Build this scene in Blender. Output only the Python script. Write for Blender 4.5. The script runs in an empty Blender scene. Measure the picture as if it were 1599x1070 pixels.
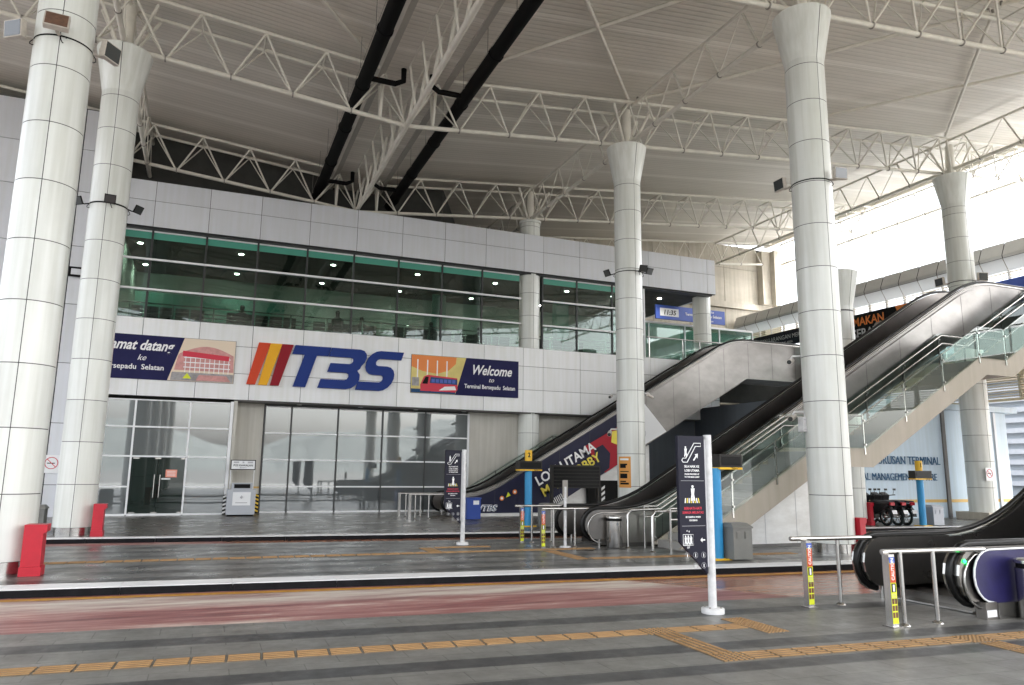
import bpy, math, random
from mathutils import Vector, Matrix
random.seed(7)
PI = math.pi
scn = bpy.context.scene
C = scn.collection

# ------------------------------------------------------------------ camera
EYE = 1.7
PITCH, ROLL, HEAD = math.radians(9.880), math.radians(0.660), math.radians(67.83)
FPX, CX, CY = 1149.8, 799.5, 535.0
cp, sp, cr, sr = math.cos(PITCH), math.sin(PITCH), math.cos(ROLL), math.sin(ROLL)
M0 = Matrix(((1, 0, 0), (0, sp, -cp), (0, cp, sp)))
MR = Matrix(((cr, -sr, 0), (sr, cr, 0), (0, 0, 1)))
W0 = Matrix(((math.sin(HEAD), math.cos(HEAD), 0), (-math.cos(HEAD), math.sin(HEAD), 0), (0, 0, 1)))
CAMROT = W0 @ (MR @ M0).transposed()          # columns: image right, image down, forward
rx, dn, fw = CAMROT.col[0], CAMROT.col[1], CAMROT.col[2]
cam_d = bpy.data.cameras.new("camera")
cam = bpy.data.objects.new("camera", cam_d)
C.objects.link(cam)
cam.matrix_world = Matrix(((rx[0], -dn[0], -fw[0], 0), (rx[1], -dn[1], -fw[1], 0), (rx[2], -dn[2], -fw[2], EYE), (0, 0, 0, 1)))
cam_d.sensor_width = 36.0
cam_d.lens = FPX / 1599.0 * 36.0
cam_d.clip_start = 0.1
cam_d.clip_end = 3000
scn.camera = cam

# ------------------------------------------------------------------ world, sun, exposure
wd = bpy.data.worlds.new("World")
scn.world = wd
wd.use_nodes = True
wt = wd.node_tree
bg = wt.nodes["Background"]
sky = wt.nodes.new("ShaderNodeTexSky")
sky.sky_type = 'NISHITA'
sky.sun_disc = False
SUN_EL, SUN_AZ = math.radians(58), math.radians(-35)     # azimuth measured from world +X, anticlockwise
sky.sun_elevation = SUN_EL
sky.sun_rotation = PI / 2 - SUN_AZ
sky.air_density = 1.0
sky.dust_density = 6.0
sky.ozone_density = 1.0
hs = wt.nodes.new("ShaderNodeHueSaturation")
hs.inputs["Saturation"].default_value = 0.28
wt.links.new(sky.outputs[0], hs.inputs["Color"])
wt.links.new(hs.outputs[0], bg.inputs[0])
bg.inputs[1].default_value = 0.15
sl = bpy.data.lights.new("sun", 'SUN')
sl.energy = 1.5
sl.angle = math.radians(14)
sl.color = (1.0, 0.97, 0.92)
so = bpy.data.objects.new("sun", sl)
C.objects.link(so)
sd = Vector((math.cos(SUN_EL) * math.cos(SUN_AZ), math.cos(SUN_EL) * math.sin(SUN_AZ), math.sin(SUN_EL)))
so.rotation_euler = sd.to_track_quat('Z', 'Y').to_euler()
so.location = (20, -20, 40)
scn.view_settings.view_transform = 'Standard'
scn.view_settings.look = 'None'
scn.view_settings.exposure = 2.9
scn.view_settings.gamma = 1.0
scn.cycles.max_bounces = 10
scn.cycles.diffuse_bounces = 6
scn.cycles.transparent_max_bounces = 24
scn.cycles.use_denoising = True

# ------------------------------------------------------------------ materials
MATS = {}
def _n(t, k): return t.nodes.new(k)
def mat(name, col, rough=0.5, metal=0.0, var=0.0, vscale=2.0, bump=0.0, bscale=20.0, stretch=(1, 1, 1), emit=None, estr=0.0, coat=0.0, spec=0.5, streak=0.0, col2=None):
    m = bpy.data.materials.new(name)
    m.use_nodes = True
    t = m.node_tree
    b = t.nodes["Principled BSDF"]
    b.inputs["Base Color"].default_value = (*col, 1)
    b.inputs["Roughness"].default_value = rough
    b.inputs["Metallic"].default_value = metal
    b.inputs["Coat Weight"].default_value = coat
    b.inputs["Specular IOR Level"].default_value = spec
    if emit:
        b.inputs["Emission Color"].default_value = (*emit, 1)
        b.inputs["Emission Strength"].default_value = estr
    geo = _n(t, "ShaderNodeNewGeometry")
    if var > 0 or col2:
        mp = _n(t, "ShaderNodeMapping"); mp.inputs["Scale"].default_value = stretch
        t.links.new(geo.outputs["Position"], mp.inputs[0])
        nz = _n(t, "ShaderNodeTexNoise"); nz.inputs["Scale"].default_value = vscale; nz.inputs["Detail"].default_value = 6
        nz.inputs["Roughness"].default_value = 0.62
        t.links.new(mp.outputs[0], nz.inputs[0])
        rp = _n(t, "ShaderNodeValToRGB")
        rp.color_ramp.elements[0].position = 0.32; rp.color_ramp.elements[1].position = 0.7
        c2 = col2 or tuple(c * (1 - var) for c in col)
        rp.color_ramp.elements[0].color = (*c2, 1); rp.color_ramp.elements[1].color = (*col, 1)
        t.links.new(nz.outputs[0], rp.inputs[0])
        last = rp.outputs[0]
        if streak > 0:
            mp2 = _n(t, "ShaderNodeMapping"); mp2.inputs["Scale"].default_value = (7, 7, 0.35)
            t.links.new(geo.outputs["Position"], mp2.inputs[0])
            n2 = _n(t, "ShaderNodeTexNoise"); n2.inputs["Scale"].default_value = 1.0; n2.inputs["Detail"].default_value = 5
            t.links.new(mp2.outputs[0], n2.inputs[0])
            r2 = _n(t, "ShaderNodeValToRGB")
            r2.color_ramp.elements[0].position = 0.35; r2.color_ramp.elements[1].position = 0.62
            k = 1 - streak
            r2.color_ramp.elements[0].color = (k, k, k * 0.97, 1); r2.color_ramp.elements[1].color = (1, 1, 1, 1)
            t.links.new(n2.outputs[0], r2.inputs[0])
            mx = _n(t, "ShaderNodeMix"); mx.data_type = 'RGBA'; mx.blend_type = 'MULTIPLY'; mx.inputs[0].default_value = 1
            t.links.new(last, mx.inputs[6]); t.links.new(r2.outputs[0], mx.inputs[7])
            last = mx.outputs[2]
        if name in ("column_paint", "facade_panel", "facade_mid", "concrete_beige", "steel_white", "kerb_white", "marble"):
            ri = _n(t, "ShaderNodeMapRange"); ri.inputs[3].default_value = 0.90 if name == "steel_white" else 0.93; ri.inputs[4].default_value = 1.03
            t.links.new(geo.outputs["Random Per Island"], ri.inputs[0])
            m9 = _n(t, "ShaderNodeMix"); m9.data_type = 'RGBA'; m9.blend_type = 'MULTIPLY'; m9.inputs[0].default_value = 1
            t.links.new(last, m9.inputs[6]); t.links.new(ri.outputs[0], m9.inputs[7]); last = m9.outputs[2]
        t.links.new(last, b.inputs["Base Color"])
        mr = _n(t, "ShaderNodeMapRange"); mr.inputs[3].default_value = min(1, rough * 1.25); mr.inputs[4].default_value = rough * 0.8
        t.links.new(nz.outputs[0], mr.inputs[0]); t.links.new(mr.outputs[0], b.inputs["Roughness"])
    if bump > 0:
        nb = _n(t, "ShaderNodeTexNoise"); nb.inputs["Scale"].default_value = bscale; nb.inputs["Detail"].default_value = 4 if bscale > 5 else 0
        t.links.new(geo.outputs["Position"], nb.inputs[0])
        bp = _n(t, "ShaderNodeBump"); bp.inputs["Strength"].default_value = bump; bp.inputs["Distance"].default_value = 0.02
        t.links.new(nb.outputs[0], bp.inputs["Height"]); t.links.new(bp.outputs[0], b.inputs["Normal"])
    MATS[name] = m
    return m

mat("column_paint", (0.78, 0.80, 0.765), 0.3, var=0.07, vscale=0.8, streak=0.14, coat=0.15)
mat("joint_dark", (0.05, 0.05, 0.05), 0.8)
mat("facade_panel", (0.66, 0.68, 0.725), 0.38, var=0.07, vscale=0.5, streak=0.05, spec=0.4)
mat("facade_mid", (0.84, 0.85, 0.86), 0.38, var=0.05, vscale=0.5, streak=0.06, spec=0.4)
mat("roof_beam", (0.42, 0.40, 0.36), 0.6, var=0.12, vscale=1.5)
mat("steel_white", (0.74, 0.71, 0.63), 0.5, var=0.14, vscale=3)
mat("steel_grey", (0.30, 0.28, 0.25), 0.6, var=0.2, vscale=3)
mat("pipe_black", (0.004, 0.004, 0.004), 0.75, spec=0.15)
mat("wall_beige", (0.62, 0.60, 0.55), 0.8, var=0.10, vscale=0.7, bump=0.15, bscale=60, streak=0.12)
mat("concrete_beige", (0.55, 0.50, 0.42), 0.85, var=0.18, vscale=0.6, bump=0.2, bscale=15, streak=0.15, stretch=(1, 1, 2.5))
mat("wall_slate_shade", (0.13, 0.15, 0.175), 0.7, var=0.12, vscale=0.5, streak=0.08)
mat("wall_blue", (0.55, 0.66, 0.76), 0.7, var=0.08, vscale=0.5, streak=0.08)
mat("stripe_gold", (0.62, 0.40, 0.12), 0.6)
mat("white_frame", (0.78, 0.79, 0.80), 0.35)
mat("dark_frame", (0.025, 0.027, 0.028), 0.45)
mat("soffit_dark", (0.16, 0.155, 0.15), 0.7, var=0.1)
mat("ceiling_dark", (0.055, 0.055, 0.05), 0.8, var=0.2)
mat("interior_wall", (0.70, 0.74, 0.68), 0.8, var=0.15, vscale=0.4)
mat("interior_teal", (0.20, 0.52, 0.42), 0.6, var=0.1)
mat("blind_teal", (0.06, 0.30, 0.22), 0.4)
mat("interior_floor", (0.22, 0.21, 0.19), 0.3)
mat("seat_dark", (0.03, 0.03, 0.035), 0.5)
mat("stainless", (0.56, 0.55, 0.53), 0.22, 1.0, var=0.12, vscale=1.2, stretch=(1, 1, 4))
mat("stainless_dull", (0.30, 0.285, 0.27), 0.31, 1.0, var=0.3, vscale=0.8, stretch=(1.0, 1, 1.6), bump=0.12, bscale=0.6)
mat("stainless_mid", (0.27, 0.25, 0.235), 0.3, 0.95, var=0.3, vscale=1.0)
mat("stainless_dark", (0.15, 0.142, 0.132), 0.28, 0.9, var=0.3, vscale=1.2)
mat("rubber", (0.004, 0.004, 0.004), 0.35, spec=0.3)
mat("navy_wrap", (0.010, 0.011, 0.045), 0.45, var=0.35, vscale=0.9, spec=0.3)
mat("purple_wrap", (0.026, 0.022, 0.105), 0.35, var=0.45, vscale=3.5, spec=0.4)
mat("red_wrap", (0.38, 0.02, 0.035), 0.5, spec=0.2)
mat("navy_sign", (0.006, 0.006, 0.018), 0.5, spec=0.25)
mat("banner_blue", (0.014, 0.014, 0.075), 0.6, var=0.15, spec=0.2)
mat("banner_sign_blue", (0.05, 0.10, 0.42), 0.45)
mat("letter_blue", (0.010, 0.034, 0.20), 0.5, spec=0.2)
mat("stripe_red", (0.60, 0.06, 0.02), 0.5, spec=0.2)
mat("stripe_yellow", (0.80, 0.40, 0.02), 0.5, spec=0.2)
mat("stripe_crimson", (0.26, 0.006, 0.015), 0.5, spec=0.2)
mat("white_ink", (0.85, 0.85, 0.85), 0.5)
mat("grey_ink", (0.45, 0.45, 0.47), 0.5)
mat("yellow_ink", (0.80, 0.66, 0.08), 0.5)
mat("red_ink", (0.60, 0.02, 0.05), 0.5)
mat("orange_ink", (0.75, 0.22, 0.04), 0.5)
mat("black_ink", (0.006, 0.006, 0.006), 0.6, spec=0.15)
mat("navy_ink", (0.012, 0.06, 0.16), 0.5, spec=0.2)
mat("marble", (0.86, 0.86, 0.85), 0.25, col2=(0.70, 0.69, 0.67), vscale=2.2, stretch=(1, 1, 2.2))
mat("stair_tan", (0.46, 0.41, 0.34), 0.55, var=0.10, vscale=1.0, streak=0.08)
mat("stair_tread", (0.35, 0.34, 0.32), 0.6)
mat("pole_blue", (0.03, 0.30, 0.62), 0.4, var=0.12, streak=0.1)
mat("cap_yellow", (0.85, 0.50, 0.02), 0.4)
mat("display_black", (0.005, 0.005, 0.005), 0.4, spec=0.2)
mat("display_frame", (0.03, 0.028, 0.026), 0.5, spec=0.25)
mat("pole_white", (0.70, 0.70, 0.70), 0.4, var=0.25, vscale=9)
mat("red_paint", (0.50, 0.008, 0.025), 0.4, var=0.15, vscale=6)
mat("bin_grey", (0.19, 0.19, 0.175), 0.5, var=0.12, vscale=4)
mat("bin_blue", (0.02, 0.06, 0.30), 0.4)
mat("cabinet_grey", (0.42, 0.44, 0.48), 0.45, var=0.05)
mat("poster_white", (0.78, 0.79, 0.80), 0.5)
mat("poster_pink", (0.80, 0.30, 0.22), 0.6)
mat("poster_orange", (0.70, 0.32, 0.06), 0.5)
mat("caution_orange", (0.52, 0.06, 0.01), 0.5)
mat("caution_lime", (0.66, 0.72, 0.02), 0.5)
mat("lamp_body_white", (0.55, 0.50, 0.44), 0.5, var=0.2, vscale=12)
mat("lamp_glass", (0.05, 0.055, 0.055), 0.12, coat=0.5)
mat("rust_glass", (0.16, 0.085, 0.055), 0.35, var=0.4, vscale=14)
mat("bridge_grey", (0.56, 0.55, 0.53), 0.45, var=0.08)
mat("bridge_white", (0.80, 0.82, 0.84), 0.35)
mat("louvre", (0.60, 0.57, 0.48), 0.5)
mat("bike_black", (0.006, 0.006, 0.007), 0.35)
mat("bike_red", (0.45, 0.01, 0.02), 0.3)
mat("tyre", (0.008, 0.015, 0.015), 0.8)
mat("skin", (0.35, 0.2, 0.13), 0.5)
mat("cloth_dark", (0.03, 0.035, 0.05), 0.8)
mat("hazard_yellow", (0.75, 0.5, 0.03), 0.5)
mat("far_building", (0.50, 0.52, 0.55), 0.8, var=0.1)  # paleness of distant haze put into the colour
mat("far_window", (0.42, 0.46, 0.50), 0.6)  # lightened for distant haze as well
mat("kerb_white", (0.92, 0.92, 0.92), 0.45, var=0.0, col2=(0.70, 0.70, 0.70), vscale=1.1, stretch=(1, 6, 1))
mat("kerb_black", (0.010, 0.010, 0.012), 0.7, spec=0.15, var=0.4, vscale=5)
mat("line_yellow", (0.58, 0.29, 0.03), 0.6, col2=(0.40, 0.20, 0.04), vscale=6)
mat("tactile", (0.40, 0.235, 0.095), 0.6, col2=(0.30, 0.17, 0.07), vscale=4)
mat("photo_sky", (0.75, 0.62, 0.48), 0.5)
mat("photo_pink", (0.68, 0.32, 0.30), 0.5, var=0.3, vscale=6)
mat("photo_yellow", (0.75, 0.62, 0.20), 0.5, var=0.2, vscale=2)
mat("photo_grey", (0.40, 0.38, 0.38), 0.5, var=0.4, vscale=7)
mat("food_brown", (0.22, 0.14, 0.12), 0.5, col2=(0.06, 0.04, 0.035), vscale=4)
mat("food_pale", (0.40, 0.33, 0.29), 0.5, var=0.3, vscale=6)
mat("downlight", (1, 1, 1), 0.5, emit=(1, 0.95, 0.85), estr=14)
mat("led_green", (0, 0.3, 0.05), 0.5, emit=(0.02, 1, 0.15), estr=1.2)

mat("backdrop_green", (0.15, 0.165, 0.16), 0.9, var=0.15, vscale=0.05)  # hazy green-grey of the added hills behind the camera
mat("wall_letter", (0.016, 0.085, 0.18), 0.5, spec=0.2)
mat("sticker_brown", (0.12, 0.035, 0.02), 0.5)
mat("bark", (0.12, 0.09, 0.06), 0.9)
mat("plaza", (0.10, 0.10, 0.095), 0.7, var=0.2, vscale=0.2)

def glass(name, tint, refl, rough=0.02, body=None):
    """sheet glass: tinted see-through + a coated reflection, both real at any viewpoint"""
    m = bpy.data.materials.new(name); m.use_nodes = True; t = m.node_tree
    t.nodes.remove(t.nodes["Principled BSDF"]); out = t.nodes["Material Output"]
    tp = _n(t, "ShaderNodeBsdfTransparent"); tp.inputs[0].default_value = (*tint, 1)
    if body:       # diffuse body colour, in mirror panes standing in for hazy pale reflections
        df = _n(t, "ShaderNodeBsdfDiffuse"); df.inputs[0].default_value = (*body, 1); m1 = _n(t, "ShaderNodeMixShader"); m1.inputs[0].default_value = 0.7
        t.links.new(tp.outputs[0], m1.inputs[1]); t.links.new(df.outputs[0], m1.inputs[2]); tp = m1
    gl = _n(t, "ShaderNodeBsdfGlossy"); gl.inputs["Roughness"].default_value = rough; gl.inputs[0].default_value = (0.9, 0.93, 0.93, 1)
    lw = _n(t, "ShaderNodeFresnel"); lw.inputs[0].default_value = 1.5
    mr = _n(t, "ShaderNodeMapRange"); mr.inputs[3].default_value = refl; mr.inputs[4].default_value = 1.0
    mr.inputs[1].default_value = 0.04; mr.inputs[2].default_value = 1.0
    t.links.new(lw.outputs[0], mr.inputs[0])
    geo = _n(t, "ShaderNodeNewGeometry")
    nz = _n(t, "ShaderNodeTexNoise"); nz.inputs["Scale"].default_value = 0.9; nz.inputs["Detail"].default_value = 1
    t.links.new(geo.outputs["Position"], nz.inputs[0])
    bp = _n(t, "ShaderNodeBump"); bp.inputs["Strength"].default_value = 0.05; bp.inputs["Distance"].default_value = 0.03
    t.links.new(nz.outputs[0], bp.inputs["Height"]); t.links.new(bp.outputs[0], gl.inputs["Normal"])
    mx = _n(t, "ShaderNodeMixShader")
    t.links.new(mr.outputs[0], mx.inputs[0]); t.links.new(tp.outputs[0], mx.inputs[1]); t.links.new(gl.outputs[0], mx.inputs[2])
    t.links.new(mx.outputs[0], out.inputs[0])
    MATS[name] = m
def translucent(name, col):
    m = bpy.data.materials.new(name); m.use_nodes = True; t = m.node_tree; b = t.nodes["Principled BSDF"]; out = t.nodes["Material Output"]
    b.inputs["Base Color"].default_value = (*col, 1); b.inputs["Roughness"].default_value = 0.4
    tr = _n(t, "ShaderNodeBsdfTranslucent"); tr.inputs[0].default_value = (*col, 1); mx = _n(t, "ShaderNodeMixShader"); mx.inputs[0].default_value = 0.5
    t.links.new(b.outputs[0], mx.inputs[1]); t.links.new(tr.outputs[0], mx.inputs[2]); t.links.new(mx.outputs[0], out.inputs[0]); MATS[name] = m
translucent("bridge_white", (0.66, 0.68, 0.70)); translucent("louvre", (0.70, 0.66, 0.54))
glass("glass_teal", (0.44, 0.56, 0.51), 0.06)
glass("glass_mirror", (0.14, 0.17, 0.17), 0.20, body=(0.155, 0.17, 0.175))
glass("glass_door", (0.14, 0.22, 0.19), 0.05, body=(0.02, 0.032, 0.027))
glass("glass_clear", (0.74, 0.83, 0.80), 0.07)

def roof_mat():
    m = bpy.data.materials.new("roof_sheet"); m.use_nodes = True; t = m.node_tree; b = t.nodes["Principled BSDF"]
    b.inputs["Roughness"].default_value = 0.55
    geo = _n(t, "ShaderNodeNewGeometry"); sx = _n(t, "ShaderNodeSeparateXYZ"); t.links.new(geo.outputs["Position"], sx.inputs[0])
    # ribs run along X, so profile depends on Y
    md = _n(t, "ShaderNodeMath"); md.operation = 'MULTIPLY'; md.inputs[1].default_value = 1 / 0.20; t.links.new(sx.outputs[1], md.inputs[0])
    fr = _n(t, "ShaderNodeMath"); fr.operation = 'FRACT'; t.links.new(md.outputs[0], fr.inputs[0])
    pp = _n(t, "ShaderNodeMath"); pp.operation = 'PINGPONG'; pp.inputs[1].default_value = 0.5; t.links.new(fr.outputs[0], pp.inputs[0])
    ss = _n(t, "ShaderNodeMapRange"); ss.inputs[1].default_value = 0.08; ss.inputs[2].default_value = 0.2; t.links.new(pp.outputs[0], ss.inputs[0])
    bp = _n(t, "ShaderNodeBump"); bp.inputs["Strength"].default_value = 0.4; bp.inputs["Distance"].default_value = 0.03
    t.links.new(ss.outputs[0], bp.inputs["Height"]); t.links.new(bp.outputs[0], b.inputs["Normal"])
    # purlin bands every 2.15 m (pale lapped strips)
    m2 = _n(t, "ShaderNodeMath"); m2.operation = 'MULTIPLY'; m2.inputs[1].default_value = 1 / 2.15; t.links.new(sx.outputs[1], m2.inputs[0])
    f2 = _n(t, "ShaderNodeMath"); f2.operation = 'FRACT'; t.links.new(m2.outputs[0], f2.inputs[0])
    c2 = _n(t, "ShaderNodeMath"); c2.operation = 'LESS_THAN'; c2.inputs[1].default_value = 0.13; t.links.new(f2.outputs[0], c2.inputs[0])
    mp = _n(t, "ShaderNodeMapping"); mp.inputs["Scale"].default_value = (0.25, 2.5, 1); t.links.new(geo.outputs["Position"], mp.inputs[0])
    nz = _n(t, "ShaderNodeTexNoise"); nz.inputs["Scale"].default_value = 1.0; nz.inputs["Detail"].default_value = 7; t.links.new(mp.outputs[0], nz.inputs[0])
    rp = _n(t, "ShaderNodeValToRGB"); rp.color_ramp.elements[0].position = 0.3; rp.color_ramp.elements[1].position = 0.72
    rp.color_ramp.elements[0].color = (0.60, 0.565, 0.50, 1); rp.color_ramp.elements[1].color = (0.68, 0.64, 0.575, 1)
    t.links.new(nz.outputs[0], rp.inputs[0])
    mx = _n(t, "ShaderNodeMix"); mx.data_type = 'RGBA'; mx.inputs[7].default_value = (0.78, 0.745, 0.68, 1)
    mk = _n(t, "ShaderNodeMath"); mk.operation = 'MULTIPLY'; mk.inputs[1].default_value = 0.7; t.links.new(c2.outputs[0], mk.inputs[0])
    t.links.new(mk.outputs[0], mx.inputs[0]); t.links.new(rp.outputs[0], mx.inputs[6])
    # rib lines: shade of the valleys put into the colour
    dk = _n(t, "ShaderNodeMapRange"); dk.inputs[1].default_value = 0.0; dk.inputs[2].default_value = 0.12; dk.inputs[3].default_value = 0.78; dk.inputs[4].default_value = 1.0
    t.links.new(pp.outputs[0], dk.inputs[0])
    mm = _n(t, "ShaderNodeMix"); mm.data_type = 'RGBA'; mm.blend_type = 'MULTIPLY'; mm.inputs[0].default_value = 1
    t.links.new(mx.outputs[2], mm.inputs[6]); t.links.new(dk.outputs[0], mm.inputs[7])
    t.links.new(mm.outputs[2], b.inputs["Base Color"])
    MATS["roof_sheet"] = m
roof_mat()

def tile_mat(name, shear, bands, period, base, dark, rough):
    """stone paving laid in courses along the kerb, darker courses at the given distances"""
    m = bpy.data.materials.new(name); m.use_nodes = True; t = m.node_tree; b = t.nodes["Principled BSDF"]
    geo = _n(t, "ShaderNodeNewGeometry"); sx = _n(t, "ShaderNodeSeparateXYZ"); t.links.new(geo.outputs["Position"], sx.inputs[0])
    sh = _n(t, "ShaderNodeMath"); sh.operation = 'MULTIPLY'; sh.inputs[1].default_value = shear; t.links.new(sx.outputs[0], sh.inputs[0])
    v = _n(t, "ShaderNodeMath"); v.operation = 'ADD'; t.links.new(sh.outputs[0], v.inputs[0]); t.links.new(sx.outputs[1], v.inputs[1])
    cv = _n(t, "ShaderNodeCombineXYZ"); t.links.new(sx.outputs[0], cv.inputs[0]); t.links.new(v.outputs[0], cv.inputs[1])
    bk = _n(t, "ShaderNodeTexBrick"); t.links.new(cv.outputs[0], bk.inputs[0])
    bk.inputs["Scale"].default_value = 1.0; bk.inputs["Brick Width"].default_value = 0.62; bk.inputs["Row Height"].default_value = 0.31
    bk.inputs["Mortar Size"].default_value = 0.006; bk.inputs["Mortar Smooth"].default_value = 0.4
    bk.inputs["Color1"].default_value = (*base, 1); bk.inputs["Color2"].default_value = (*[c * 0.86 for c in base], 1)
    bk.inputs["Mortar"].default_value = (*[c * 0.46 for c in base], 1)
    def band(lo, hi, src):
        a = _n(t, "ShaderNodeMath"); a.operation = 'GREATER_THAN'; a.inputs[1].default_value = lo; t.links.new(src, a.inputs[0])
        c = _n(t, "ShaderNodeMath"); c.operation = 'LESS_THAN'; c.inputs[1].default_value = hi; t.links.new(src, c.inputs[0])
        d = _n(t, "ShaderNodeMath"); d.operation = 'MULTIPLY'; t.links.new(a.outputs[0], d.inputs[0]); t.links.new(c.outputs[0], d.inputs[1])
        return d.outputs[0]
    src = v.outputs[0]
    if period:
        mo = _n(t, "ShaderNodeMath"); mo.operation = 'PINGPONG'; mo.inputs[1].default_value = period; t.links.new(src, mo.inputs[0])
        mo.operation = 'MODULO'; src = mo.outputs[0]
    acc = None
    for lo, hi in bands:
        o = band(lo, hi, src)
        if acc is None: acc = o
        else:
            a = _n(t, "ShaderNodeMath"); a.operation = 'MAXIMUM'; t.links.new(acc, a.inputs[0]); t.links.new(o, a.inputs[1]); acc = a.outputs[0]
    mx = _n(t, "ShaderNodeMix"); mx.data_type = 'RGBA'; mx.inputs[7].default_value = (*dark, 1)
    t.links.new(acc, mx.inputs[0]); t.links.new(bk.outputs[0], mx.inputs[6])
    nz = _n(t, "ShaderNodeTexNoise"); nz.inputs["Scale"].default_value = 1.3; nz.inputs["Detail"].default_value = 9; nz.inputs["Roughness"].default_value = 0.7
    t.links.new(geo.outputs["Position"], nz.inputs[0])
    rr = _n(t, "ShaderNodeMapRange"); rr.inputs[1].default_value = 0.3; rr.inputs[2].default_value = 0.7; rr.inputs[3].default_value = 0.78; rr.inputs[4].default_value = 1.14
    t.links.new(nz.outputs[0], rr.inputs[0])
    mm = _n(t, "ShaderNodeMix"); mm.data_type = 'RGBA'; mm.blend_type = 'MULTIPLY'; mm.inputs[0].default_value = 1
    t.links.new(mx.outputs[2], mm.inputs[6]); t.links.new(rr.outputs[0], mm.inputs[7])
    vo = _n(t, "ShaderNodeTexVoronoi"); vo.inputs["Scale"].default_value = 1.6; t.links.new(geo.outputs["Position"], vo.inputs[0])
    sp_ = _n(t, "ShaderNodeMapRange"); sp_.inputs[1].default_value = 0.03; sp_.inputs[2].default_value = 0.05; sp_.inputs[3].default_value = 0.55; sp_.inputs[4].default_value = 1.0
    t.links.new(vo.outputs[0], sp_.inputs[0])
    m8 = _n(t, "ShaderNodeMix"); m8.data_type = 'RGBA'; m8.blend_type = 'MULTIPLY'; m8.inputs[0].default_value = 1
    t.links.new(mm.outputs[2], m8.inputs[6]); t.links.new(sp_.outputs[0], m8.inputs[7])
    t.links.new(m8.outputs[2], b.inputs["Base Color"])
    ro = _n(t, "ShaderNodeMapRange"); ro.inputs[1].default_value = 0.35; ro.inputs[2].default_value = 0.65; ro.inputs[3].default_value = rough + 0.16; ro.inputs[4].default_value = rough - 0.08
    t.links.new(nz.outputs[0], ro.inputs[0]); t.links.new(ro.outputs[0], b.inputs["Roughness"])
    bp = _n(t, "ShaderNodeBump"); bp.inputs["Strength"].default_value = 0.12; bp.inputs["Distance"].default_value = 0.004
    t.links.new(bk.outputs["Fac"], bp.inputs["Height"]); bp.invert = True; t.links.new(bp.outputs[0], b.inputs["Normal"])
    MATS[name] = m
tile_mat("tile_near", 0.08, [(8.16, 8.5), (6.62, 6.93), (5.9, 6.17), (4.6, 4.9), (3.3, 3.6), (2.0, 2.3)], None, (0.170, 0.166, 0.152), (0.052, 0.052, 0.052), 0.38)
tile_mat("tile_mid", 0.06, [(0.0, 0.34)], 0.80, (0.150, 0.148, 0.138), (0.045, 0.045, 0.044), 0.30)
tile_mat("tile_far", 0.03, [(0.0, 0.32)], 0.95, (0.120, 0.110, 0.094), (0.080, 0.073, 0.062), 0.28)

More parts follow.
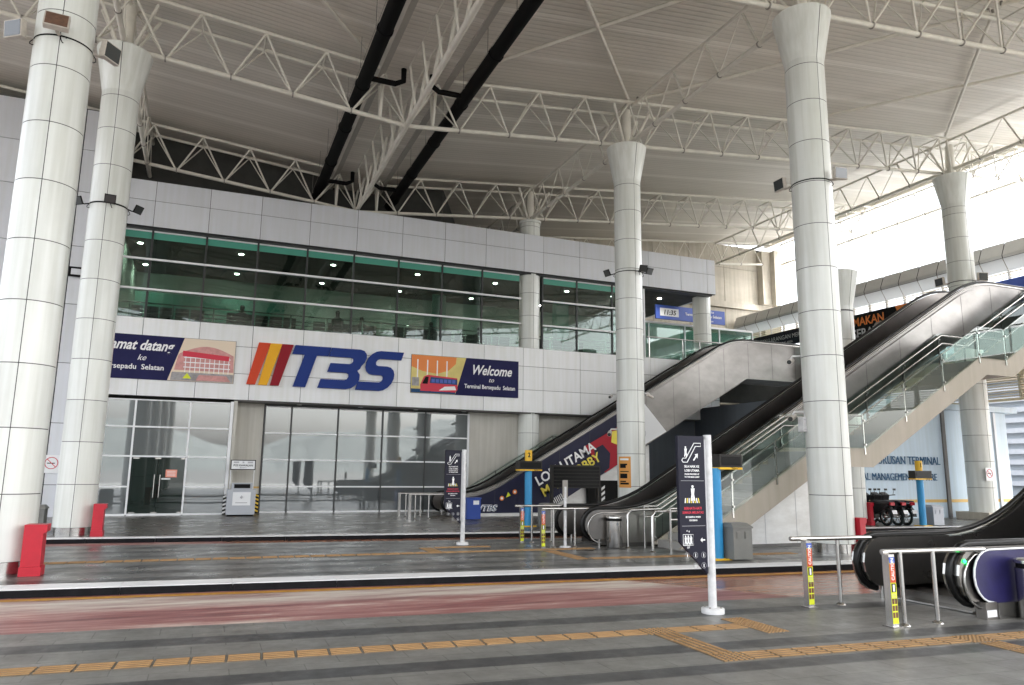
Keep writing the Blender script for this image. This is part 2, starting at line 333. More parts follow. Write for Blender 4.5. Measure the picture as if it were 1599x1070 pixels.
def road_mat():
    m = bpy.data.materials.new("road_red"); m.use_nodes = True; t = m.node_tree; b = t.nodes["Principled BSDF"]
    geo = _n(t, "ShaderNodeNewGeometry"); sx = _n(t, "ShaderNodeSeparateXYZ"); t.links.new(geo.outputs["Position"], sx.inputs[0])
    mp = _n(t, "ShaderNodeMapping"); mp.inputs["Scale"].default_value = (0.30, 2.6, 1); mp.inputs["Rotation"].default_value = (0, 0, math.radians(4.8))
    t.links.new(geo.outputs["Position"], mp.inputs[0])
    nz = _n(t, "ShaderNodeTexNoise"); nz.inputs["Scale"].default_value = 1.5; nz.inputs["Detail"].default_value = 10; nz.inputs["Roughness"].default_value = 0.72
    t.links.new(mp.outputs[0], nz.inputs[0])
    rp = _n(t, "ShaderNodeValToRGB")
    e = rp.color_ramp.elements; e[0].position = 0.34; e[0].color = (0.15, 0.045, 0.045, 1); e[1].position = 0.66; e[1].color = (0.58, 0.48, 0.41, 1)
    k = e.new(0.47); k.color = (0.27, 0.10, 0.095, 1)
    k = e.new(0.56); k.color = (0.38, 0.20, 0.175, 1)
    t.links.new(nz.outputs[0], rp.inputs[0])
    # worn tyre-polished pale strip beside the far kerb
    sh = _n(t, "ShaderNodeMath"); sh.operation = 'MULTIPLY'; sh.inputs[1].default_value = 0.083; t.links.new(sx.outputs[0], sh.inputs[0])
    v = _n(t, "ShaderNodeMath"); v.operation = 'ADD'; t.links.new(sh.outputs[0], v.inputs[0]); t.links.new(sx.outputs[1], v.inputs[1])
    g = _n(t, "ShaderNodeMapRange"); g.inputs[1].default_value = 10.75; g.inputs[2].default_value = 11.15; t.links.new(v.outputs[0], g.inputs[0])
    g2 = _n(t, "ShaderNodeMapRange"); g2.inputs[1].default_value = 11.95; g2.inputs[2].default_value = 11.7; t.links.new(v.outputs[0], g2.inputs[0])
    gm = _n(t, "ShaderNodeMath"); gm.operation = 'MULTIPLY'; t.links.new(g.outputs[0], gm.inputs[0]); t.links.new(g2.outputs[0], gm.inputs[1])
    n3 = _n(t, "ShaderNodeMapRange"); n3.inputs[1].default_value = 0.4; n3.inputs[2].default_value = 0.6; n3.inputs[3].default_value = 0.25; n3.inputs[4].default_value = 0.95
    t.links.new(nz.outputs[0], n3.inputs[0])
    g3 = _n(t, "ShaderNodeMath"); g3.operation = 'MULTIPLY'; t.links.new(gm.outputs[0], g3.inputs[0]); t.links.new(n3.outputs[0], g3.inputs[1])
    mx = _n(t, "ShaderNodeMix"); mx.data_type = 'RGBA'; mx.inputs[7].default_value = (0.60, 0.55, 0.47, 1)
    t.links.new(g3.outputs[0], mx.inputs[0]); t.links.new(rp.outputs[0], mx.inputs[6])
    # older orange-brown screed further along the lane
    xo = _n(t, "ShaderNodeMath"); xo.operation = 'MULTIPLY_ADD'; xo.inputs[1].default_value = 0.75; xo.inputs[2].default_value = 0; t.links.new(v.outputs[0], xo.inputs[0])
    xs = _n(t, "ShaderNodeMath"); xs.operation = 'ADD'; t.links.new(sx.outputs[0], xs.inputs[0]); t.links.new(xo.outputs[0], xs.inputs[1])
    xr = _n(t, "ShaderNodeMapRange"); xr.inputs[1].default_value = 15.4; xr.inputs[2].default_value = 15.6; t.links.new(xs.outputs[0], xr.inputs[0])
    n5 = _n(t, "ShaderNodeValToRGB"); n5.color_ramp.elements[0].position = 0.38; n5.color_ramp.elements[1].position = 0.66
    n5.color_ramp.elements[0].color = (0.26, 0.085, 0.04, 1); n5.color_ramp.elements[1].color = (0.52, 0.28, 0.18, 1)
    t.links.new(nz.outputs[0], n5.inputs[0])
    m5 = _n(t, "ShaderNodeMix"); m5.data_type = 'RGBA'; t.links.new(xr.outputs[0], m5.inputs[0]); t.links.new(mx.outputs[2], m5.inputs[6]); t.links.new(n5.outputs[0], m5.inputs[7])
    t.links.new(m5.outputs[2], b.inputs["Base Color"])
    rr = _n(t, "ShaderNodeMapRange"); rr.inputs[3].default_value = 0.45; rr.inputs[4].default_value = 0.20; t.links.new(xr.outputs[0], rr.inputs[0])
    t.links.new(rr.outputs[0], b.inputs["Roughness"])
    bp = _n(t, "ShaderNodeBump"); bp.inputs["Strength"].default_value = 0.25; bp.inputs["Distance"].default_value = 0.01
    t.links.new(nz.outputs[0], bp.inputs["Height"]); t.links.new(bp.outputs[0], b.inputs["Normal"])
    MATS["road_red"] = m
road_mat()

# ------------------------------------------------------------------ mesh helpers
class MB:
    def __init__(s): s.V = []; s.F = []; s.I = []; s.S = []; s.mats = []
    def mi(s, m):
        if m not in s.mats: s.mats.append(m)
        return s.mats.index(m)
    def add(s, vs, fs, m, smooth=False):
        o = len(s.V); s.V += [tuple(v) for v in vs]; k = s.mi(m)
        for f in fs: s.F.append([o + i for i in f]); s.I.append(k); s.S.append(smooth)
        return s
    def box(s, x0, x1, y0, y1, z0, z1, m):
        x0, x1 = min(x0, x1), max(x0, x1); y0, y1 = min(y0, y1), max(y0, y1); z0, z1 = min(z0, z1), max(z0, z1)
        vs = [(x0, y0, z0), (x1, y0, z0), (x1, y1, z0), (x0, y1, z0), (x0, y0, z1), (x1, y0, z1), (x1, y1, z1), (x0, y1, z1)]
        return s.add(vs, [(0, 3, 2, 1), (4, 5, 6, 7), (0, 1, 5, 4), (1, 2, 6, 5), (2, 3, 7, 6), (3, 0, 4, 7)], m)
    def obox(s, c, ax, ay, az, m):
        """box with centre c and three half-axis vectors"""
        c, ax, ay, az = Vector(c), Vector(ax), Vector(ay), Vector(az)
        vs = [c + i * ax + j * ay + k * az for k in (-1, 1) for (i, j) in ((-1, -1), (1, -1), (1, 1), (-1, 1))]
        return s.add(vs, [(0, 3, 2, 1), (4, 5, 6, 7), (0, 1, 5, 4), (1, 2, 6, 5), (2, 3, 7, 6), (3, 0, 4, 7)], m)
    def face(s, pts, m): return s.add(pts, [tuple(range(len(pts)))], m)
    def prism(s, pts, off, m, msides=None):
        off = Vector(off); n = len(pts); a = [Vector(p) for p in pts]; b = [p + off for p in a]
        s.add(a + b, [tuple(range(n)), tuple(range(2 * n - 1, n - 1, -1))], m)
        s.add(a + b, [(i, (i + 1) % n + 0, (i + 1) % n + n, i + n)[::-1] for i in range(n)], msides or m)
        return s
    def tube(s, pts, r, m, n=8, caps=True, smooth=True):
        pts = [Vector(p) for p in pts]
        if len(pts) < 2: return s
        rings = []; up = None
        for i, p in enumerate(pts):
            d = (pts[min(i + 1, len(pts) - 1)] - pts[max(i - 1, 0)]).normalized()
            if up is None:
                up = Vector((0, 0, 1)) if abs(d.z) < 0.9 else Vector((1, 0, 0))
            u = (up - d * up.dot(d)).normalized(); w = d.cross(u); up = u
            rr = r[i] if isinstance(r, (list, tuple)) else r
            rings.append([p + rr * (math.cos(2 * PI * k / n) * u + math.sin(2 * PI * k / n) * w) for k in range(n)])
        vs = [v for g in rings for v in g]; fs = []
        for i in range(len(pts) - 1):
            for k in range(n):
                fs.append((i * n + k, i * n + (k + 1) % n, (i + 1) * n + (k + 1) % n, (i + 1) * n + k))
        s.add(vs, fs, m, smooth)
        if caps:
            s.add(rings[0], [tuple(range(n - 1, -1, -1))], m); s.add(rings[-1], [tuple(range(n))], m)
        return s
    def lathe(s, c, prof, m, n=32, a0=0.0, a1=2 * PI, smooth=True):
        full = abs(a1 - a0 - 2 * PI) < 1e-6
        k = n if full else n + 1; vs = []
        for (r, z) in prof:
            for i in range(k):
                a = a0 + (a1 - a0) * i / n
                vs.append((c[0] + r * math.cos(a), c[1] + r * math.sin(a), c[2] + z))
        fs = []
        for j in range(len(prof) - 1):
            for i in range(n):
                i2 = (i + 1) % k
                fs.append((j * k + i, j * k + i2, (j + 1) * k + i2, (j + 1) * k + i))
        return s.add(vs, fs, m, smooth)
    def build(s, name, parent=None, loc=None):
        if parent is not None:
            o0 = Vector((0, 0, 0)); q = parent
            while q is not None: o0 += q.location; q = q.parent
        elif loc is not None: o0 = Vector(loc)
        else:
            xs = [v[0] for v in s.V]; ys = [v[1] for v in s.V]; zs = [v[2] for v in s.V]
            o0 = Vector(((min(xs) + max(xs)) / 2, (min(ys) + max(ys)) / 2, min(zs)))
        me = bpy.data.meshes.new(name)
        me.from_pydata([(v[0] - o0.x, v[1] - o0.y, v[2] - o0.z) for v in s.V], [], s.F)
        for m in s.mats: me.materials.append(MATS[m])
        me.polygons.foreach_set("material_index", s.I); me.polygons.foreach_set("use_smooth", s.S)
        me.update()
        o = bpy.data.objects.new(name, me); C.objects.link(o)
        if parent is not None: o.parent = parent
        else: o.location = o0
        return o

def tag(o, label=None, cat=None, group=None, kind=None):
    if label: o["label"] = label
    if cat: o["category"] = cat
    if group: o["group"] = group
    if kind: o["kind"] = kind
    return o
def thing(name, loc, label, cat, group=None):
    o = bpy.data.objects.new(name, None); C.objects.link(o); o.location = loc; o.empty_display_size = 0.2
    return tag(o, label, cat, group)
def kids(o): return [c for c in bpy.data.objects if c.parent == o]
def copy_tree(o, loc, label=None, rotz=None):
    r = o.copy(); C.objects.link(r); r.location = loc
    if label: r["label"] = label
    if rotz is not None: r.rotation_euler.z = rotz
    for ch in kids(o):
        c = ch.copy(); C.objects.link(c); c.parent = r
        for g in kids(ch):
            d = g.copy(); C.objects.link(d); d.parent = c
    return r
def text_mb(mb, s, size, org, xd, yd, m, depth=0.004, align='CENTER', shear=0.0, bold=0.0, sx=1.0):
    cu = bpy.data.curves.new("tmp_text", 'FONT'); cu.body = s; cu.size = size; cu.align_x = align; cu.shear = shear
    cu.offset = bold; cu.extrude = depth; cu.resolution_u = 3
    ob = bpy.data.objects.new("tmp_text", cu)
    C.objects.link(ob)
    me = bpy.data.meshes.new_from_object(ob)
    xd, yd = Vector(xd), Vector(yd); zd = xd.cross(yd); org = Vector(org)
    vs = [org + xd * v.co.x * sx + yd * v.co.y + zd * v.co.z for v in me.vertices]
    mb.add(vs, [tuple(p.vertices) for p in me.polygons], m)
    C.objects.unlink(ob); bpy.data.objects.remove(ob); bpy.data.curves.remove(cu); bpy.data.meshes.remove(me)
    return mb
XD, ZD = (1, 0, 0), (0, 0, 1)

# ------------------------------------------------------------------ ground and lanes
def sheet(name, x0, x1, ya, yb, z0, z1, m, kind='structure', n=1):
    """raised slab between two lines ya(x) and yb(x)"""
    mb = MB()
    P = [(x0, ya(x0)), (x1, ya(x1)), (x1, yb(x1)), (x0, yb(x0))]
    vs = [(p[0], p[1], z1) for p in P] + [(p[0], p[1], z0) for p in P]
    mb.add(vs, [(0, 1, 2, 3), (4, 7, 6, 5), (0, 4, 5, 1), (1, 5, 6, 2), (2, 6, 7, 3), (3, 7, 4, 0)], m)
    return tag(mb.build(name), kind=kind)
g = MB(); g.face([(-900, -900, -0.2), (900, -900, -0.2), (900, 900, -0.2), (-900, 900, -0.2)], "plaza"); tag(g.build("ground"), kind='structure')
P1 = lambda x: 9.1 - 0.08 * x
K1 = lambda x: 12.12 - 0.087 * x
P2 = lambda x: 18.45 - 0.088 * x
K2 = lambda x: 20.1 - 0.095 * x
XL, XR = -40, 46
sheet("pavement", XL, XR, lambda x: -30, P1, -0.3, 0, "tile_near")
sheet("road", XL, XR, lambda x: P1(x) + 0.001, lambda x: K1(x) + 0.05, -0.25, -0.10, "road_red")
sheet("pavement", XL, XR, lambda x: K1(x) + 0.50, P2, -0.3, 0, "tile_mid")
sheet("road", XL, XR, lambda x: P2(x) + 0.001, lambda x: K2(x) + 0.05, -0.25, -0.10, "road_red")
sheet("pavement", XL, XR, lambda x: K2(x) + 0.42, lambda x: 60, -0.3, 0, "tile_far")
def kerb(nm, K, w):
    mb = MB()
    x0, x1, seg = XL, XR, 1.5
    x = x0
    while x < x1:
        a, b = x, x + seg - 0.006
        for (ya, yb, z0, z1, m) in ((0.03, w, -0.3, 0.012, "kerb_white"), (0.0, 0.03, -0.3, 0.0, "kerb_black")):
            vs = [(a, K(a) + ya, z1), (b, K(b) + ya, z1), (b, K(b) + yb, z1), (a, K(a) + yb, z1)]
            vs += [(v[0], v[1], z0) for v in vs]
            mb.add(vs, [(0, 1, 2, 3), (4, 7, 6, 5), (0, 4, 5, 1), (1, 5, 6, 2), (2, 6, 7, 3), (3, 7, 4, 0)], m)
        x += seg
    tag(mb.build(nm), kind='structure')
kerb("kerb", K1, 0.5)
kerb("kerb", K2, 0.42)
mb = MB(); K = lambda x: K1(x)
mb.face([(XL, K(XL) - 0.30, -0.096), (XR, K(XR) - 0.30, -0.096), (XR, K(XR) - 0.12, -0.096), (XL, K(XL) - 0.12, -0.096)], "line_yellow")
tag(mb.build("road_marking"), kind='structure')

def tactile(nm, segs):
    """guide paths of ribbed tiles, each tile a low slab with four bars"""
    mb = MB()
    for (p, q, w, warn) in segs:
        p, q = Vector((*p, 0)), Vector((*q, 0)); d = (q - p); L = d.length; d.normalize(); nrm = Vector((-d.y, d.x, 0))
        k = max(1, round(L / 0.3)); st = L / k
        for i in range(k):
            c = p + d * (i + 0.5) * st
            mb.obox(c + Vector((0, 0, 0.002)), d * (st / 2 - 0.006), nrm * w / 2, (0, 0, 0.003), "tactile_bed")
            if warn:
                for a in range(6):
                    for bb in range(6):
                        cc = c + d * ((a - 2.5) * st / 6) + nrm * ((bb - 2.5) * w / 6)
                        mb.obox(cc + Vector((0, 0, 0.008)), d * 0.013, nrm * 0.013, (0, 0, 0.003), "tactile")
            else:
                for a in range(4):
                    mb.obox(c + nrm * ((a - 1.5) * w / 4) + Vector((0, 0, 0.008)), d * (st / 2 - 0.014), nrm * w / 17, (0, 0, 0.003), "tactile")
    return tag(mb.build(nm), kind='structure')
mat("tactile_bed", (0.17, 0.13, 0.085), 0.6, var=0.3)
L1 = lambda x: 7.49 + 0.012 * x - 0.08 * x
L2 = lambda x: 6.36 - 0.08 * x
tactile("tactile_path", [((-9, L1(-9)), (4.5, L1(4.5)), 0.26, 0), ((4.5, L1(4.5)), (4.82, L1(4.82)), 0.3, 1), ((4.82, L1(4.82)), (5.75, L1(5.75)), 0.26, 0),
    ((5.9, 7.5), (5.9, 6.68), 0.30, 1), ((4.68, 7.05), (4.68, 6.10), 0.30, 0), ((4.52, L2(4.6)), (4.86, L2(4.86)), 0.3, 1), ((4.86, L2(4.86)), (7.5, L2(7.5)), 0.28, 0),
    ((7.5, L2(7.5)), (7.82, L2(7.82)), 0.3, 1), ((7.82, L2(7.82)), (16, L2(16)), 0.28, 0), ((7.66, 5.58), (7.60, 4.0), 0.30, 0)])
M2 = lambda x: 15.42 - 0.035 * x
tactile("tactile_path", [((-9, M2(-9)), (5.0, M2(5.0)), 0.3, 0), ((4.6, M2(5) + 0.18), (4.6, M2(5) + 1.0), 0.3, 1), ((4.8, M2(5) + 0.95), (6.1, M2(5) + 0.9), 0.28, 0), ((5.0, M2(5)), (8.2, M2(8.2)), 0.3, 0),
    ((7.0, 14.9), (7.0, 13.3), 0.3, 1), ((7.2, 13.4), (12, 13.0), 0.3, 0)])
mb = MB()
for i in range(26):
    x = 0.1 + i * 0.115
    mb.box(x, x + 0.06, P2(1.5) + 0.12, P2(1.5) + 0.42, -0.098, -0.088, "joint_dark")
tag(mb.build("drain_grating"), "black slotted drain grating beside the far lane edge", "drain")

# ------------------------------------------------------------------ columns
def column(x, y, top, seam, label, capital=True, rot=0, r=0.465):
    t = thing("column", (x, y, 0), label, "column", "white panel clad columns")
    d = math.atan2(-y, -x) if not rot else rot
    # seam is sin of the angle to the image right of the camera-facing line
    a = math.atan2(-y, -x) + math.asin(seam)
    mb = MB(); mb.lathe((x, y, 0), [(r * 0.9, 0), (r * 0.9, 0.2)], "stainless", 32)
    for k in range(4):
        b = a + k * PI / 2
        mb.obox((x + r * 0.905 * math.cos(b), y + r * 0.905 * math.sin(b), 0.1), (-0.006 * math.sin(b), 0.006 * math.cos(b), 0), (0.004 * math.cos(b), 0.004 * math.sin(b), 0), (0, 0, 0.1), "joint_dark")
    mb.build("plinth", t)
    zt = top - 1.45 if capital else top - 0.12
    mb = MB(); mb.lathe((x, y, 0), [(r - 0.012, 0.2), (r - 0.012, zt)], "joint_dark", 32)
    z = 0.2; g = 0.007
    while z < zt - 0.05:
        z1 = min(z + 1.045, zt)
        for h in (0, 1):
            mb.lathe((x, y, 0), [(r, z + g), (r, z1 - g)], "column_paint", 28, a + h * PI + 0.013, a + (h + 1) * PI - 0.013)
        z = z1
    mb.build("shaft", t)
    mb = MB()
    if capital:
        for h in (0, 1):
            for pr in ([(r, zt + g), (r, zt + 0.17)], [(r, zt + 0.17), (r + 0.235, top - .03)], [(r + 0.235, top - .03), (r + 0.235, top)]): mb.lathe((x, y, 0), pr, "column_paint", 24, a + h * PI + 0.014, a + (h + 1) * PI - 0.014)
        mb.lathe((x, y, 0), [(r + 0.235, top + .001), (0.12, top + .001)], "column_paint", 24, smooth=False)
        mb.lathe((x, y, 0), [(r - 0.012, zt), (r - 0.012, zt + 0.17), (r + 0.22, top - 0.03)], "joint_dark", 24)
    else:
        mb.lathe((x, y, 0), [(r - 0.01, zt), (r + 0.05, zt + 0.005), (r + 0.05, top), (0.1, top)], "column_paint", 32)
    mb.build("capital", t)
    if top > 12:
        mb = MB(); zz = top + 1.5
        mb.tube([(x, y, top - 0.02), (x, y, zz)], 0.17, "steel_white", 12)
        for sx_, sy_ in ((1, 0.5), (-1, 0.5), (1, -0.5), (-1, -0.5)):
            mb.tube([(x + 0.12 * sx_, y + 0.2 * sy_, top), (x + 0.75 * sx_, y + 0.9 * sy_, zz - 0.08)], 0.05, "steel_white", 6)
        for k in range(8):
            b = k * PI / 4
            mb.lathe((x + 0.36 * math.cos(b), y + 0.36 * math.sin(b), top), [(0.03, 0), (0.03, 0.07), (0, 0.07)], "steel_grey", 6)
        mb.build("steel_stub", t)
    return t
TOP = 13.05
COLS = {}
COLS['c1'] = column(-2.95, 14.4, TOP, -0.16, "biggest white panelled column, foremost at the left edge")
COLS['c2'] = column(-2.95, 21.62, TOP, -0.14, "white flared column just behind the biggest one, red box at its foot")
COLS['c4'] = column(13.1, 12.98, TOP, 0.64, "tall white flared column between the caution railing and the marble wall")
COLS['c3'] = column(13.05, 21.4, TOP, 0.52, "white flared column rising behind the middle escalator, orange notice on it")
COLS['c5'] = column(29.2, 20.95, 14.5, 0.72, "white flared column at the right, in front of the light blue wall", r=0.52)
COLS['c6'] = column(21.0, 19.85, 9.0, 0.72, "short white flared column with sky above it, half behind the tall one")
COLS['c7'] = column(13.05, 29.98, TOP, 0.4, "white column set into the window wall of the terminal", capital=False)
COLS['c8'] = column(22.75, 30.3, 10.75, 0.5, "white column carrying the right end of the terminal fascia", capital=False, r=0.44)
for (x, y, lb) in ((-2.95, 5.9, "white column beside the camera's left, out of the picture"), (13.1, 4.4, "white column beside the camera's right, out of the picture"),
                   (-2.95, -3, "white column behind the camera on the left"), (13.1, -4.2, "white column behind the camera on the right")):
    column(x, y, TOP, 0.3, lb)
mb = MB(); mb.box(28.45, 29.95, 20.2, 21.62, 0, 0.28, "concrete_beige"); mb.build("stone_base", COLS['c5'])

# ------------------------------------------------------------------ canopy
ZB = lambda x: 12.40 + (0.104 if x > 5.05 else 0.094) * abs(x - 5.05)      # bottom chord level
ZT = lambda x: ZB(x) + 1.42
YF0, YF1 = -12.0, 38.9  # near roof edge, out of view, extended to cut sky from window reflections
XE0, XE1 = -19.0, 34.8
def canopy():
    t = thing("canopy_roof", (5, 16, 12), "big corrugated canopy roof of brown grey sheet over the bus lanes", "roof")
    mb = MB(); h = 0.34
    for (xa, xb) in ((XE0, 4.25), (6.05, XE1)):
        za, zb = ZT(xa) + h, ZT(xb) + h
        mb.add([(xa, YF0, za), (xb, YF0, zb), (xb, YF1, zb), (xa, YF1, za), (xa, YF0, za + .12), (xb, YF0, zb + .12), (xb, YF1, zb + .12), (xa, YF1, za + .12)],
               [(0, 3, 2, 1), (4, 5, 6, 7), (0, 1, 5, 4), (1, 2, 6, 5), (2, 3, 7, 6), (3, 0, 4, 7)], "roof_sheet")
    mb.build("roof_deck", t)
    mb = MB(); z0 = ZT(4.25) - 0.1
    mb.box(4.2, 6.1, YF0, YF1, z0, z0 + 0.06, "roof_sheet")
    mb.box(4.02, 4.2, YF0, YF1, z0 - 0.08, z0 + 0.55, "roof_beam"); mb.box(6.1, 6.28, YF0, YF1, z0 - 0.08, z0 + 0.55, "roof_beam")
    mb.build("valley_gutter", t)
    mb = MB()      # purlins on the columns lines, edge beam
    for x in (XE1 - 0.1,):
        mb.box(x - 0.1, x + 0.1, YF0, YF1, ZT(x) + 0.16, ZT(x) + 0.34, "steel_white")
    mb.build("edge_beam", t)
canopy()
PITCHX = 1.745
def row_truss(y, xa, xb, label, w=0.5, planar=False):
    t = thing("roof_truss", (5.05, y, ZB(5.05)), label, "truss", "white tubular roof trusses")
    xs = [5.05 + PITCHX * k for k in range(-14, 18) if xa <= 5.05 + PITCHX * k <= xb]
    mb = MB(); mb.tube([(xs[0], y, ZB(xs[0])), (5.05, y, ZB(5.05)), (xs[-1], y, ZB(xs[-1]))], 0.072, "steel_white", 10)
    for x in xs:
        if abs(x - 5.05) > 0.2: mb.tube([(x - 0.02, y, ZB(x)), (x + 0.02, y, ZB(x))], 0.098, "steel_grey", 10)
    mb.build("bottom_chord", t)
    for s in ((-1, 1) if not planar else (0,)):
        mb = MB()
        if xa < 4.2: mb.tube([(xa, y + s * w, ZT(xa)), (4.02, y + s * w, ZT(4.02))], 0.058, "steel_white", 10)
        if xb > 6.2: mb.tube([(max(xa, 6.28), y + s * w, ZT(max(xa, 6.28))), (xb, y + s * w, ZT(xb))], 0.058, "steel_white", 10)
        mb.build("top_chord", t)
        mb = MB()
        for i, x in enumerate(xs[:-1]):
            xm = x + PITCHX / 2
            if 3.0 < x < 6.0: xm2 = 4.2 if x < 5 else 5.9
            else: xm2 = xm
            P = (xm2, y + s * w, ZT(xm2) - 0.03 if not 4.1 < xm2 < 6.2 else ZT(4.25) - 0.14)
            mb.tube([(x + 0.05, y, ZB(x) + 0.05), P], 0.034 if s < 0 else 0.024, "steel_white", 7)
            mb.tube([P, (xs[i + 1] - 0.05, y, ZB(xs[i + 1]) + 0.05)], 0.034 if s < 0 else 0.024, "steel_white", 7)
        if s == -1 and not planar:
            for x in xs[:-1]:
                xm = x + PITCHX / 2
                if not 4.0 < xm < 6.3: mb.tube([(xm, y - w, ZT(xm)), (xm, y + w, ZT(xm))], 0.032, "steel_white", 6)
        if xa < 4 < xb:
            for x in (4.2, 5.9): mb.tube([(x, y, ZB(x)), (x, y + s * w * 0.6, ZT(4.25) - 0.14)], 0.05, "steel_white", 7)
        mb.build("web_bars", t)
    return t
row_truss(12.95, XE0, XE1, "roof truss nearest the camera, crossing the top right corner")
row_truss(21.45, XE0, XE1, "roof truss running over the flared column with the orange notice")
row_truss(30.0, XE0, XE1, "roof truss just in front of and above the terminal fascia")
row_truss(37.3, 6.8, 33.8, "farthest single plane roof truss, seen against the beige concrete wall", planar=True)
row_truss(4.4, XE0, XE1, "roof truss above the camera, out of the picture")
row_truss(-4.2, XE0, XE1, "roof truss behind the camera")
def long_truss(x, ya, yb, label, kind):
    t = thing("roof_truss", (x, (ya + yb) / 2, ZB(x)), label, "truss", "white tubular roof trusses")
    if kind == 'spine':
        z = ZB(x)
        mb = MB(); mb.tube([(x, ya, z), (x, yb, z)], 0.085, "steel_white", 10); mb.build("bottom_chord", t)
        mb = MB(); y = ya
        k = 0
        while y < yb:
            zz = ZT(4.25) - 0.10
            mb.tube([(x, y, z + 0.05), (x + 0.22, y + 0.05, zz)], 0.052, "steel_white", 7)
            mb.tube([(x, y + .55, z + 0.05), (x - 0.22, y + 0.5, zz)], 0.04, "steel_white", 7)
            y += 1.40; k += 1
        for dx_ in (-.22, .22): mb.tube([(x + dx_, ya, zz), (x + dx_, yb, zz)], 0.03, "steel_white", 6)
        mb.build("web_bars", t)
        return t
    zb_, zt_ = ZB(x) - 0.02, ZT(x) - 0.08
    mb = MB(); mb.tube([(x, ya, zb_), (x, yb, zb_)], 0.075, "steel_white", 10)
    y = ya
    while y < yb:
        mb.tube([(x, y - .02, zb_), (x, y + .02, zb_)], 0.095, "steel_grey", 10); y += 1.7
    mb.build("bottom_chord", t)
    mb = MB(); mb.tube([(x, ya, zt_), (x, yb, zt_)], 0.06, "steel_white", 10); mb.build("top_chord", t)
    mb = MB(); y = ya
    while y < yb:
        mb.tube([(x, y, zb_), (x, y + 0.62, zt_)], 0.036, "steel_white", 6); mb.tube([(x, y + 0.62, zt_), (x, y + 1.7, zb_)], 0.018, "steel_white", 6)
        y += 1.7
    mb.build("web_bars", t)
    return t
long_truss(5.05, YF0 + 1, 37, "spine truss of paired struts below the valley gutter", 'spine')
long_truss(-2.95, YF0 + 1, 37.2, "long truss over the two left columns", 'col')
long_truss(13.08, YF0 + 1, 37.2, "long truss rising over the middle line of columns", 'col')
long_truss(29.2, YF0 + 1, 37.2, "long truss over the column beside the light blue wall", 'col')
long_truss(34.5, YF0 + 1, 37.2, "long truss along the outer edge of the roof against the sky", 'col')
def brace(p, q, label, r=0.062):
    mb = MB(); mb.tube([p, q], r, "steel_white", 8)
    for e in (p, q): mb.tube([(e[0], e[1], e[2]), (e[0], e[1], e[2] + 0.12)], 0.04, "steel_grey", 6)
    tag(mb.build("roof_brace"), label, "brace", "diagonal tubes under the roof sheet")
zr = lambda x: ZT(x) + 0.14
for (xa, ya, xb, yb, lb) in ((6.3, 21.0, 12.9, 13.4, "roof brace from the gutter to the near column line"), (12.9, 21.0, 6.3, 13.4, "thin roof brace ending at the column with the orange notice"),
    (-2.7, 13.4, 3.9, 21.0, "roof brace left of the gutter, passing behind the left black pipe"), (13.3, 21.0, 21.0, 13.4, "roof brace running right from the column with the orange notice"),
    (21.1, 21.0, 13.4, 13.4, "faint roof brace crossing behind the tall front column"), (21.2, 21.0, 29.0, 13.4, "roof brace rising right towards the picture's top right"),
    (29.0, 20.9, 21.2, 13.4, "steep roof brace ending over the right column"), (21.0, 13.0, 29.0, 5.0, "roof brace high in the top right corner")):
    brace((xa, ya, zr(xa)), (xb, yb, zr(xb)), lb)
def drain(x, z, label, side):
    t = thing("rainwater_pipe", (x, 16, z), label, "pipe", "thick black rainwater pipes under the roof")
    mb = MB(); mb.tube([(x, YF0 + 1, z), (x, 36.5, z)], 0.205, "pipe_black", 16)
    y = YF0 + 2
    while y < 36: mb.tube([(x, y, z), (x, y + 0.12, z)], 0.23, "pipe_black", 16); y += 3.1
    mb.build("main_pipe", t)
    for y in (3.0, 11.8, 20.55, 29.2):
        mb = MB(); gx = 4.7 if side > 0 else 5.6
        mb.tube([(x, y, z - 0.02), (x + side * 0.9, y + 0.02, z - 0.02), (gx, y + 0.02, z + 0.12), (gx, y + 0.02, ZT(4.25) - 0.1)], 0.085, "pipe_black", 10)
        mb.build("branch_pipe", t)
    mb = MB(); y = YF0 + 2
    while y < 36:
        mb.tube([(x - 0.25, y, z), (x - 0.25, y, ZT(x) + 0.3)], 0.010, "steel_grey", 5); mb.tube([(x - 0.25, y, z), (x, y, z)], 0.01, "steel_grey", 5); y += 2.15
    mb.tube([(x - .25, YF0 + 2, z), (x - .25, 35.9, z)], .006, "steel_grey", 4); mb.build("hanger_rods", t)
drain(3.55, 13.28, "thick black pipe left of the gutter", 1)
drain(6.72, 13.32, "thick black pipe right of the gutter", -1)

# ------------------------------------------------------------------ terminal building
YW, YG, YFA = 29.75, 30.2, 29.4          # upper windows, recessed ground glazing, fascia face
XC = [-4.38 + 1.88 * k for k in range(0, 10)]           # -4.38 .. 12.54
XSEAM = [-2.5, -0.6, 1.28, 3.16, 5.05, 6.95, 8.82, 10.70, 12.53, 13.49, 15.33, 17.2, 19.06, 20.91, 22.48, 22.97]
bld = thing("terminal_building", (8, 34, 0), "white panelled bus terminal building with a long strip of teal windows", "building")
def cladding(nm, xs, zs, y, m, th=0.12, lab=None):
    mb = MB(); mb.box(xs[0], xs[-1], y + 0.02, y + th, zs[0], zs[-1], "joint_dark")
    g = 0.009
    for i in range(len(xs) - 1):
        for j in range(len(zs) - 1):
            dy = random.uniform(-0.002, 0.002)
            mb.box(xs[i] + g, xs[i + 1] - g, y + dy, y + 0.03, zs[j] + g, zs[j + 1] - g, m)
    o = mb.build(nm, bld)
    if lab: o["label"] = lab
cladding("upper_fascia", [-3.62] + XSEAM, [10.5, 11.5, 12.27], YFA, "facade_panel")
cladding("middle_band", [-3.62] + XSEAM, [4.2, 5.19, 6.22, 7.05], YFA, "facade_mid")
mb = MB()
